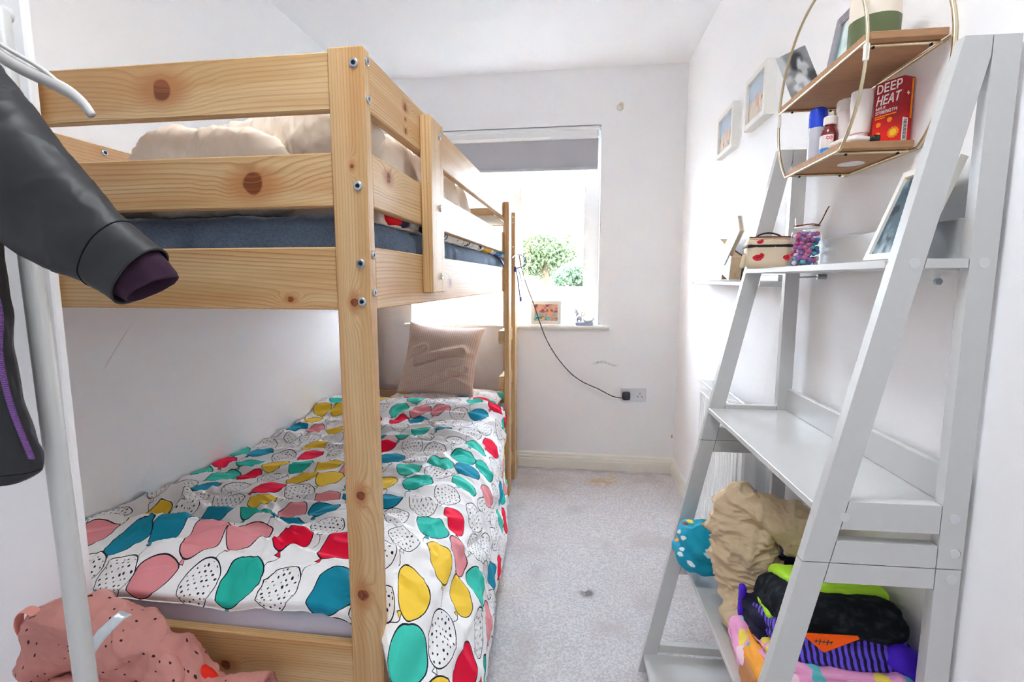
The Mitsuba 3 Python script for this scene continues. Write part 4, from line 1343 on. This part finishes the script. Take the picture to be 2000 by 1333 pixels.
obj('lining', rbox((.07, .20, .042), .02, .006, TILT @ tr(.092, -.022, .492) @ rot(.55, [0, 1, 0]), amp=.006, freq=16, seed=45), 'purple_plain', pu, smooth=True, label='plain purple side')
bk = garment('black_garment', 'bundled black net garment near the top of the clothes pile', rbox((.19, .215, .062), .029, .006, TILT @ tr(.004, -.012, .550), amp=.008, freq=20, seed=46, layers=1, lamp=.004), mt='black_net')
nv = garment('navy_garment', 'dark navy garment with a purple edge tucked behind the black one', rbox((.065, .13, .080), .027, .006, tr(-.160, -1.975, .447) @ rot(-.2, [1, 0, 0]), amp=.009, freq=20, seed=47, layers=3, lamp=.008), mt='navy_cloth')
obj('edge', rbox((.014, .02, .085), .006, .005, tr(-.194, -1.925, .452)), 'purple_plain', nv, smooth=True, label='purple edge')
lm = thing('lime_garment', 'lime green garment on top of the clothes pile', 'clothes', 'folded clothes on the desk shelf')
obj('cloth', rbox((.145, .17, .022), .010, .006, TILT @ tr(.02, .010, .586), amp=.006, freq=18, seed=48), 'lime_cloth', lm, smooth=True)
obj('fold', rbox((.07, .085, .026), .012, .006, tr(-.145, -2.000, .510) @ rot(-.45, [0, 1, 0]), amp=.005, freq=16, seed=49), 'lime_cloth', lm, smooth=True)
of = thing('orange_felt_piece', 'bright orange felt triangle with black stitches below the black garment', 'felt piece')
fpt = np.array([(-.140, .004), (-.060, .008), (-.104, -.030)])
Mf = basis([-.032, -2.166, .560], [1, 0, 0], unit([0, -.30, 1]), unit([0, -1, -.30]))
obj('felt', extrude(Polygon(fpt).buffer(.002), .004, Mf), 'orange_felt', of)
obj('stitches', cat(*[cbox(-.122 + k * .006, -.1205 + k * .006, -.010 - .003 * (k % 2), -.003 + .002 * (k % 2), .004, .0048, .0002).apply_transform(Mf) for k in range(5)], cbox(-.124, -.096, -.007, -.0056, .004, .0046, .0002).apply_transform(Mf)), 'print_dark', of)

# teal garment with a cloud print
def teal_print(p, n, uv):
    c = mix(lin(18, 132, 164), lin(40, 160, 186), fbm(p.x * 40, p.y * 40, p.z * 40))
    a, b, k = voronoi(p.x * 22 + p.z * 17, p.y * 22 + p.z * 24)
    cl_ = smoothstep(.30, .22, a + .12 * noise(p.x * 160, p.y * 160, p.z * 160))
    c2 = dr.select(k < .45, mi.Color3f(lin(226, 240, 244)), dr.select(k < .65, mi.Color3f(lin(232, 150, 40)), dr.select(k < .8, mi.Color3f(lin(120, 70, 40)), mi.Color3f(lin(240, 200, 60)))))
    return mix(c, c2, cl_)


mat('teal_print', proc(teal_print), 0.75, 0.15, sheen=0.3)
te = rbox((.115, .115, .115), .045, .006, tr(-.228, -1.688, .449) @ rot(.35, [0, 1, 0]), amp=.012, freq=16, seed=51, layers=2, lamp=.012)
single('teal_garment', te, 'teal_print', 'teal garment with small coloured patches at the far end of the clothes shelf', 'clothes', smooth=True)
uf = rbox((.15, .17, .16), .05, .01, tr(-.10, -1.79, Z2 + .081), amp=.01, freq=14, seed=52, layers=4, lamp=.01)
single('grey_garment', uf, 'navy_cloth', 'dark folded garments underneath the khaki trousers', 'clothes', smooth=True)



# khaki trousers thrown over the pile
mat('khaki', proc(lambda p, n, uv: mix(lin(194, 170, 138), lin(212, 190, 160), fbm(p.x * 30, p.y * 30, p.z * 30, 3))), 0.85, 0.1, sheen=0.3)
mat('khaki_dark', (120, 98, 74), 0.9, 0.1)
tk = thing('khaki_trousers', 'crumpled khaki cargo trousers thrown over the clothes pile', 'trousers')
P1 = sweep([(-.140, -1.785, .628), (-.168, -1.800, .612), (-.172, -1.815, .570), (-.160, -1.835, .505), (-.150, -1.872, .436), (-.142, -1.925, .402)], unit([.86, -.42, .05]), [.040, .052, .058, .062, .062, .060], [.016, .026, .030, .030, .027, .025], amp=.008, freq=9, seed=61, lip=.04, n=150, steps=150, e=.9)
P1 = crease(P1, .013, 17, 64, (1, 1, .7))
P1 = crease(P1, .007, 30, 66, (.7, .7, 1.8))
obj('leg', gridmesh(P1, True), 'khaki', tk, smooth=True)
P2 = sweep([(-.165, -1.81, .600), (-.12, -1.83, .612), (-.07, -1.87, .603), (-.045, -1.895, .585), (-.03, -1.915, .562)], unit([.15, -.25, 1]), [.025, .036, .042, .042, .038], [.016, .028, .030, .028, .025], amp=.008, freq=9, seed=63, n=110, steps=110)
P2 = crease(P2, .011, 17, 65, (1, 1, .8))
P2 = crease(P2, .005, 34, 67)
obj('leg', gridmesh(P2, True), 'khaki', tk, smooth=True)
nu = P1.shape[1]
obj('hem', gridmesh(patch(P1, 136, 151, 0, nu + 1, .0014)), 'khaki', tk, smooth=True, label='stitched hem')
obj('pocket', gridmesh(patch(P1, 70, 108, nu // 2 + 24, nu // 2 + 54, .0025)), 'khaki', tk, smooth=True, label='patch pocket')

# ------------------------------------------------------------------ coat rail, hanger and dark coat at the left
rail = thing('coat_rail', 'white tubular coat rail at the left edge with the dark coat on it', 'coat rail')
top, bot = np.array([-1.478, -2.268, 1.575]), np.array([-1.2455, -2.428, 0.012])
obj('upright', tube(np.array([bot + (top - bot) * t for t in np.linspace(0, 1, 8)]), .0150, 24), 'white_lacquer', rail, smooth=30)
dirb = unit([-.05, -1.0, 0])
obj('top_bar', tube(np.array([top + dirb * t for t in np.linspace(-.015, .50, 6)]), .0125, 20), 'white_lacquer', rail, smooth=30)
obj('foot', tube(np.array([bot + unit([-.5, -.8, 0]) * t for t in (-.12, 0, .30)]) , .012, 16), 'white_lacquer', rail, smooth=30)
t2 = top + dirb * .48
obj('upright', tube(np.array([t2, t2 + [.06, -.02, -1.563]]), .0150, 24), 'white_lacquer', rail, smooth=30)

hg = thing('coat_hanger', 'white plastic coat hanger holding the dark coat', 'hanger')
mat('hanger_plastic', (214, 212, 210), 0.4, 0.4)
hc = top + dirb * .096
hx = unit([.93, .10, 0])
arm = [(-.235, -.190), (-.215, -.160), (-.18, -.136), (-.13, -.105), (-.06, -.062), (0, -.040), (.06, -.070), (.12, -.115), (.165, -.138), (.20, -.155), (.234, -.190)]
ap = spline([hc + hx * a + [0, 0, b] for a, b in arm], 80)
Pa = sweep(ap, [0, 0, 1], np.interp(np.arange(80), [0, 8, 40, 72, 79], [.006, .0085, .009, .0085, .006]), .0045, n=20, steps=80, e=1)
obj('arms', gridmesh(Pa, True), 'hanger_plastic', hg, smooth=True)
up = spline([hc + hx * a + [0, 0, b] for a, b in ((0, -.035), (.06, -.058), (.12, -.098), (.17, -.128), (.19, -.146))], 40)
obj('upper_strut', tube(up, .0032, 10), 'hanger_plastic', hg, smooth=True)
hook = [hc + [0, 0, -.02], hc + [0, 0, .0]] + [hc + np.array([0, 0, 0]) + dirb * 0 + hx * (.017 * math.cos(t)) + [0, 0, .0 + .012 + .017 * math.sin(t)] for t in np.linspace(-1.4, 3.3, 14)]
obj('hook', tube(np.array(hook), .0022, 8), 'steel', hg, smooth=True)

mat('coat_black', proc(lambda p, n, uv: mix(lin(23, 24, 27), lin(36, 37, 41), fbm(p.x * 30, p.y * 30, p.z * 30, 3))), 0.52, 0.4, sheen=0.2)
mat('coat_lining', (54, 36, 50), 0.9, 0.1, sheen=0.4)
mat('zip_purple', (120, 72, 150), 0.35, 0.5)
mat('stitch_dark', (20, 20, 24), 0.8, 0.1)
coat = thing('dark_coat', 'dark grey waterproof coat with a purple zip hanging on the coat rail', 'coat')
# sleeve: from the shoulder (out of view) down to the cuff
SP = [(-1.4112, -2.4215, 1.4448), (-1.3506, -2.428, 1.3918), (-1.3111, -2.434, 1.3357), (-1.2644, -2.437, 1.2816), (-1.2098, -2.438, 1.2310), (-1.170, -2.437, 1.2040), (-1.1308, -2.435, 1.1779), (-1.1010, -2.4338, 1.1545)]
PS = sweep(SP, unit([.62, -.03, .78]), [.048, .057, .0625, .0675, .063, .0535, .0455, .0435], [.030, .042, .048, .048, .043, .038, .033, .030], amp=.003, freq=9, seed=71, n=110, steps=120, lip=.035, e=.95)
# a long soft fold on top and two hollows
PS[1:112] = crease(crease(PS, .006, 7, 171, (1, 1, .7)), .0016, 22, 172)[1:112]
obj('sleeve', gridmesh(PS, True), 'coat_black', coat, smooth=True)
PL_ = PS.copy()
PL_[..., 0] = -3.04 - PL_[..., 0]
obj('sleeve', gridmesh(PL_[:, ::-1], True), 'coat_black', coat, smooth=True)
cuffdir = unit(np.array(SP[-1]) - np.array(SP[-2]))
CP = [np.array(SP[-1]) - cuffdir * .03, np.array(SP[-1]) - cuffdir * .01, np.array(SP[-1]) + cuffdir * .006, np.array(SP[-1]) + cuffdir * .017 + [.0, 0, -.005]]
PC = sweep(CP, unit([.62, -.03, .78]), [.036, .036, .033, .031], [.022, .022, .021, .019], amp=.006, freq=24, seed=72, n=70, steps=30, lip=.03, e=.9)
obj('cuff_lining', gridmesh(PC, True), 'coat_lining', coat, smooth=True, label='dark purple fleece lining')
i0 = 106
ring_ = PS[i0]
cen = ring_.mean(0)
st = [cen + (q_ - cen) * 1.006 for q_ in ring_] + [cen + (ring_[0] - cen) * 1.006]
obj('cuff_seam', tube(np.array(st), .0008, 6), 'stitch_dark', coat, smooth=True)
# body: horizontal rings from collar to hem; the front edge is the visible right-hand one
lev = [(1.43, -1.39, .10), (1.38, -1.33, .16), (1.30, -1.315, .20), (1.207, -1.316, .22), (1.138, -1.313, .22), (1.10, -1.307, .22), (1.063, -1.311, .22), (1.039, -1.309, .225), (.984, -1.303, .235), (.938, -1.286, .24), (.909, -1.276, .245), (.889, -1.279, .243), (.872, -1.300, .23)]
nb = 140
rows = []
for z, xr, wd in lev:
    t = np.linspace(0, 2 * np.pi, nb, endpoint=False)
    x = xr - wd + wd * np.sign(np.cos(t)) * np.abs(np.cos(t)) ** .55
    y = -2.425 - (1.2 - z) * .045 + .040 * np.sign(np.sin(t)) * np.abs(np.sin(t)) ** .8
    rows.append(np.column_stack([x, y, np.full(nb, z)]))
rows = np.array(rows)
zz = np.array([l_[0] for l_ in lev])
from scipy.interpolate import PchipInterpolator
PBd = PchipInterpolator(np.arange(len(lev)), rows, axis=0)(np.linspace(0, len(lev) - 1, 110))
nn = normals(np.concatenate([PBd, PBd[:, :1]], 1))[:, :-1]
PBd = PBd + nn * (.007 * ridged(PBd * [16, 16, 5], 3, 75))[..., None]
capb = PBd[-1].mean(0)
inn = [PBd[-1] * .94 + capb * .06 + [0, 0, .001], PBd[-1] * .9 + capb * .1 + [0, 0, .03]]
PBd = np.concatenate([np.broadcast_to(PBd[0].mean(0), PBd[:1].shape), PBd, np.array(inn)], 0)
obj('body', gridmesh(PBd, True), 'coat_black', coat, smooth=True)
obj('hem_seam', tube(np.array([PBd[100, j] + nn[99, j] * .0006 for j in list(range(70, 140)) + list(range(0, 5))]), .0009, 6), 'stitch_dark', coat, smooth=True)
zp = spline([(-1.313, -2.440, 1.213), (-1.310, -2.443, 1.138), (-1.304, -2.445, 1.10), (-1.308, -2.447, 1.063), (-1.306, -2.449, 1.039), (-1.297, -2.45, .984), (-1.280, -2.452, .938), (-1.272, -2.452, .915)], 120)
obj('zip_tape', tube(zp, .0022, 8), 'stitch_dark', coat, smooth=True)
teeth = [cbox(-.0042, .0042, -.0014, .0014, -.0010, .0010, .0004).apply_transform(tr(*(p_ + [.002, -.0015, 0]))) for p_ in zp]
k = obj('zip_teeth', cat(*teeth), 'zip_purple', coat)
labels[k] = {'label': 'purple zip teeth', 'kind': 'stuff'}

# ------------------------------------------------------------------ pink jacket heaped over the end of the lower bunk
def dotted(p, n, uv):
    a, b, k = voronoi(uv.x * 42, uv.y * 42)
    c = mix(lin(180, 120, 113), lin(198, 138, 129), fbm(uv.x * 40, uv.y * 40, 0, 3))
    return mix(c, lin(50, 26, 34), smoothstep(.11, .07, a) * dr.select(k < .6, mi.Float(1), mi.Float(0)))


mat('pink_dotted', proc(dotted), 0.7, 0.2, sheen=0.3)
mat('pink_strap', (222, 150, 138), 0.6, 0.3)
mat('silver_tape', (196, 204, 210), 0.3, 0.6, metallic=0.3)
mat('red_lining', (206, 44, 34), 0.8, 0.1)
pj = thing('pink_jacket', 'dusty pink dotted raincoat with a silver stripe heaped at the foot of the lower bunk', 'jacket')
J1 = sweep([(-1.655, -2.175, .335), (-1.640, -2.172, .365), (-1.60, -2.165, .405), (-1.50, -2.155, .395), (-1.41, -2.155, .365), (-1.345, -2.16, .325), (-1.315, -2.165, .285)], unit([0, -.35, 1]), [.030, .055, .085, .086, .070, .055, .035], [.02, .036, .044, .044, .040, .036, .025], amp=.012, freq=15, seed=81, n=120, steps=130, e=.9)
J1 = crease(J1, .012, 10, 181)
obj('body', gridmesh(J1, True), 'pink_dotted', pj, smooth=True)
J2 = sweep([(-1.62, -2.20, .262), (-1.57, -2.20, .27), (-1.46, -2.19, .285), (-1.34, -2.18, .295), (-1.24, -2.165, .302), (-1.17, -2.155, .305)], unit([0, -.3, 1]), [.06, .065, .058, .052, .045, .036], [.035, .04, .04, .036, .032, .028], amp=.009, freq=18, seed=83, n=100, steps=110, lip=.03)
J2 = crease(J2, .008, 16, 182)
obj('sleeve', gridmesh(J2, True), 'pink_dotted', pj, smooth=True)
J3 = sweep([(-1.57, -2.19, .29), (-1.555, -2.205, .21), (-1.53, -2.21, .12), (-1.50, -2.20, .03)], unit([1, 0, .2]), [.05, .075, .085, .09], [.03, .04, .045, .03], amp=.010, freq=14, seed=84, n=90, steps=80)
obj('hanging_side', gridmesh(J3, True), 'pink_dotted', pj, smooth=True)
obj('collar', gridmesh(sweep([(-1.375, -2.185, .402), (-1.355, -2.195, .375), (-1.335, -2.20, .34), (-1.318, -2.20, .31)], unit([.8, -.2, .5]), [.022, .030, .028, .02], [.012, .018, .018, .012], amp=.006, freq=26, seed=85, n=60, steps=50), True), 'pink_dotted', pj, smooth=True)
obj('lining', gridmesh(sweep([(-1.325, -2.163, .355), (-1.295, -2.163, .335), (-1.27, -2.163, .325)], unit([0, -.3, 1]), [.02, .022, .012], [.012, .014, .008], amp=.005, freq=26, seed=86, n=40, steps=30), True), 'red_lining', pj, smooth=True, label='red lining')
nj = J1.shape[1]
cen = J1.mean(1)
band = []
# choose, for each ring, the columns that face the viewer from top to bottom
i_mid = 55
jt, jb = int(np.argmax(J1[i_mid, :, 2])), int(np.argmin(J1[i_mid, :, 2]))
path_a = [(jt + k_) % nj for k_ in range(((jb - jt) % nj) + 1)]
path_b = [(jt - k_) % nj for k_ in range(((jt - jb) % nj) + 1)]
fy = lambda pth: J1[i_mid, pth, 1].mean()
pth = path_a if fy(path_a) < fy(path_b) else path_b
for w_ in np.linspace(0, 1, 10):
    row = []
    for m_, j in enumerate(pth):
        s = m_ / (len(pth) - 1)
        ii = 66 - 16 * s + (w_ - .5) * 7
        i0_ = int(ii)
        f_ = ii - i0_
        p_ = J1[i0_, j] * (1 - f_) + J1[i0_ + 1, j] * f_
        o_ = unit(p_ - cen[i0_])
        row.append(p_ + o_ * (.0018 if 0 < w_ < 1 else -.001))
    band.append(row)
obj('reflective_stripe', gridmesh(np.array(band)), 'silver_tape', pj, smooth=True, label='silver reflective stripe')
lp = spline([(-1.662, -2.190, .405), (-1.676, -2.20, .430), (-1.676, -2.205, .460), (-1.658, -2.205, .486), (-1.630, -2.205, .480), (-1.614, -2.20, .452), (-1.590, -2.195, .448), (-1.565, -2.190, .455)], 60)
PL = sweep(lp, [0, 1, .15], .010, .0016, n=16, steps=60, e=.9)
obj('hanging_loop', gridmesh(PL, True), 'pink_strap', pj, smooth=True, label='pale pink loop')

# ------------------------------------------------------------------ on the window sill
sf = thing('sill_photo_frame', 'white framed colourful photograph standing on the window sill', 'photo frame')


def party(p, n, uv):
    s = fbm(uv.x * 9, uv.y * 7, 2, 3)
    c = mix(lin(206, 150, 130), lin(232, 190, 160), s)
    c = mix(c, lin(150, 60, 70), smoothstep(.55, .7, noise(uv.x * 11, uv.y * 9, 3)) * smoothstep(.4, .6, uv.y))
    c = mix(c, lin(120, 190, 200), smoothstep(.45, .65, noise(uv.x * 7, uv.y * 8, 7)) * smoothstep(.6, .3, uv.y))
    c = mix(c, lin(90, 120, 60), smoothstep(.6, .75, noise(uv.x * 10, uv.y * 10, 11)) * smoothstep(.5, .3, uv.y))
    d = dr.sqrt(dr.square((uv.x - .66) / .11) + dr.square((uv.y - .42) / .2))
    return mix(c, lin(228, 176, 140), smoothstep(1.1, .8, d))


mat('party_photo', proc(party), 0.4, 0.4)
framed(sf, .178, .140, .020, basis([-.856, -.018, .8855], [1, 0, 0], unit([0, .22, 1]), unit([0, -1, .22])), 'frame_white', 'party_photo', .012)
obj('back_stand', cbox(-.775, -.755, .012, .060, .8855, .889, .001), 'frame_white', sf)

fg = thing('sleigh_ornament', 'small grey sleigh ornament with an animal at the right end of the window sill', 'ornament')
mat('porcelain', (206, 208, 216), 0.3, 0.5)
mat('porcelain_blue', (160, 178, 206), 0.35, 0.5)
mat('porcelain_dark', (92, 92, 112), 0.5, 0.4)
fx, fy_, fz = -.545, -.010, .8852
obj('base', rbox((.105, .045, .016), .007, .006, tr(fx + .005, fy_, fz + .008), amp=.002, freq=40, seed=91), 'porcelain_blue', fg, smooth=True)
obj('sleigh', gridmesh(sweep([(fx + .058, fy_, fz + .046), (fx + .048, fy_, fz + .028), (fx + .03, fy_, fz + .022), (fx + .012, fy_, fz + .024), (fx + .0, fy_, fz + .036)], [0, 1, 0], [.012, .018, .02, .02, .014], [.005, .008, .009, .008, .005], n=24, steps=30), True), 'porcelain', fg, smooth=True)
body = trimesh.util.concatenate([trimesh.creation.icosphere(2, 1).apply_transform(tr(fx + a, fy_ + e_, fz + b) @ rot(t_, [0, 1, 0]) @ np.diag([c1, c2, c3, 1])) for a, e_, b, t_, c1, c2, c3 in ((-.024, 0, .042, -.5, .019, .011, .013), (-.038, 0, .062, -1.0, .015, .006, .007), (-.044, 0, .077, .3, .011, .006, .007))])
obj('animal', body, 'porcelain', fg, smooth=True)
for dx, dy in ((-.034, .006), (-.034, -.006), (-.014, .006), (-.014, -.006)):
    obj('leg', tube([(fx + dx, fy_ + dy, fz + .040), (fx + dx - .002, fy_ + dy, fz + .014)], [.0035, .0022], 8), 'porcelain_dark', fg, smooth=True)
for s_ in (-1, 1):
    obj('antler', tube([(fx - .041, fy_ + s_ * .004, fz + .082), (fx - .046 + .006 * s_, fy_ + s_ * .007, fz + .094), (fx - .042 + .016 * s_, fy_ + s_ * .009, fz + .102)], [.0018, .0015, .001], 6), 'porcelain_dark', fg, smooth=True)
obj('wreath', tube([(fx - .004 + .010 * math.cos(t), fy_, fz + .066 + .010 * math.sin(t)) for t in np.linspace(0, 6.28, 20)], .003, 8), 'beige_plastic', fg, smooth=True)

# ------------------------------------------------------------------ outside
mat('paving', proc(lambda p, n, uv: mix(lin(92, 94, 92), lin(120, 121, 118), fbm(p.x * 2, p.y * 2, 0, 3))), 0.95, 0.05)
struct('ground', cbox(-60, 60, .3, 80, -.5, -.35), 'paving', label='pale paved ground outside the window')
mat('fence_wood', (150, 120, 96), 0.8, 0.1)
fe = thing('garden_fence', 'low timber garden fence beyond the window', 'fence')
for k in range(14):
    x = -14 + k * 1.85
    obj('post', cbox(x - .05, x + .05, 12.45, 12.55, -.36, .99, .01), 'fence_wood', fe)
    obj('panel', cat(*[cbox(x + .05, x + 1.80, 12.48, 12.52, -.30 + j * .158, -.30 + j * .158 + .150, .006) for j in range(8)]), 'fence_wood', fe)
mat('bark', (96, 80, 64), 0.9, 0.1)
for nm, c_ in (('leaf_a', (112, 128, 92)), ('leaf_b', (134, 150, 112)), ('leaf_c', (92, 112, 86))):
    scene[nm] = {'type': 'principledthin', 'base_color': rgb(*c_), 'roughness': 0.6, 'diff_trans': 0.7}


def tree(label, x, y, zt, rx, seed, leaf, n=5200):
    k = thing('tree', label, 'tree', None)
    g = np.random.default_rng(seed)
    obj('trunk', tube([(x, y, -.4), (x + .08, y, .9), (x - .05, y, zt * .75)], [.16, .12, .05], 10), 'bark', k, smooth=True)
    cz = zt * .62
    lob = [(x + g.uniform(-.6, .6) * rx, y + g.uniform(-.4, .4) * rx, cz + g.uniform(-.5, .55) * (zt - cz), g.uniform(.35, .55) * rx) for _ in range(15)]
    br = [tube([(x, y, zt * .35), ((x + a) / 2, (y + b) / 2, (c + zt * .5) / 2), (a, b, c)], [.06, .04, .015], 6) for a, b, c, _ in lob]
    obj('branches', cat(*br), 'bark', k, smooth=True)
    which = g.integers(0, len(lob), n)
    d = g.normal(size=(n, 3))
    d /= np.linalg.norm(d, axis=1, keepdims=True)
    L_ = np.array(lob)[which]
    c = L_[:, :3] + d * L_[:, 3:] * (g.uniform(.35, 1, n) ** .5)[:, None] * [1, 1, .8]
    a = g.normal(size=(n, 3))
    a /= np.linalg.norm(a, axis=1, keepdims=True)
    b = np.cross(a, g.normal(size=(n, 3)))
    b /= np.linalg.norm(b, axis=1, keepdims=True)
    s = g.uniform(.05, .10, n)[:, None]
    v = np.stack([c - a * s, c - b * s * .5, c + a * s, c + b * s * .5], 1).reshape(-1, 3)
    f = np.arange(4 * n).reshape(n, 4)
    kk = obj('leaves', trimesh.Trimesh(v, quads(f), process=False), leaf, k)
    labels[kk] = {'label': 'leaves', 'kind': 'stuff'}


tree('leafy green tree behind the fence, seen through the right pane', -1.95, 15.4, 3.35, 1.3, 1, 'leaf_a', 9000)
tree('darker low bushy tree at the right edge of the right pane', -.8, 13.4, 1.75, .8, 2, 'leaf_c')
tree('pale bushy tree left of the mullion behind the bunk', -6.6, 15.5, 2.2, 1.6, 3, 'leaf_b')
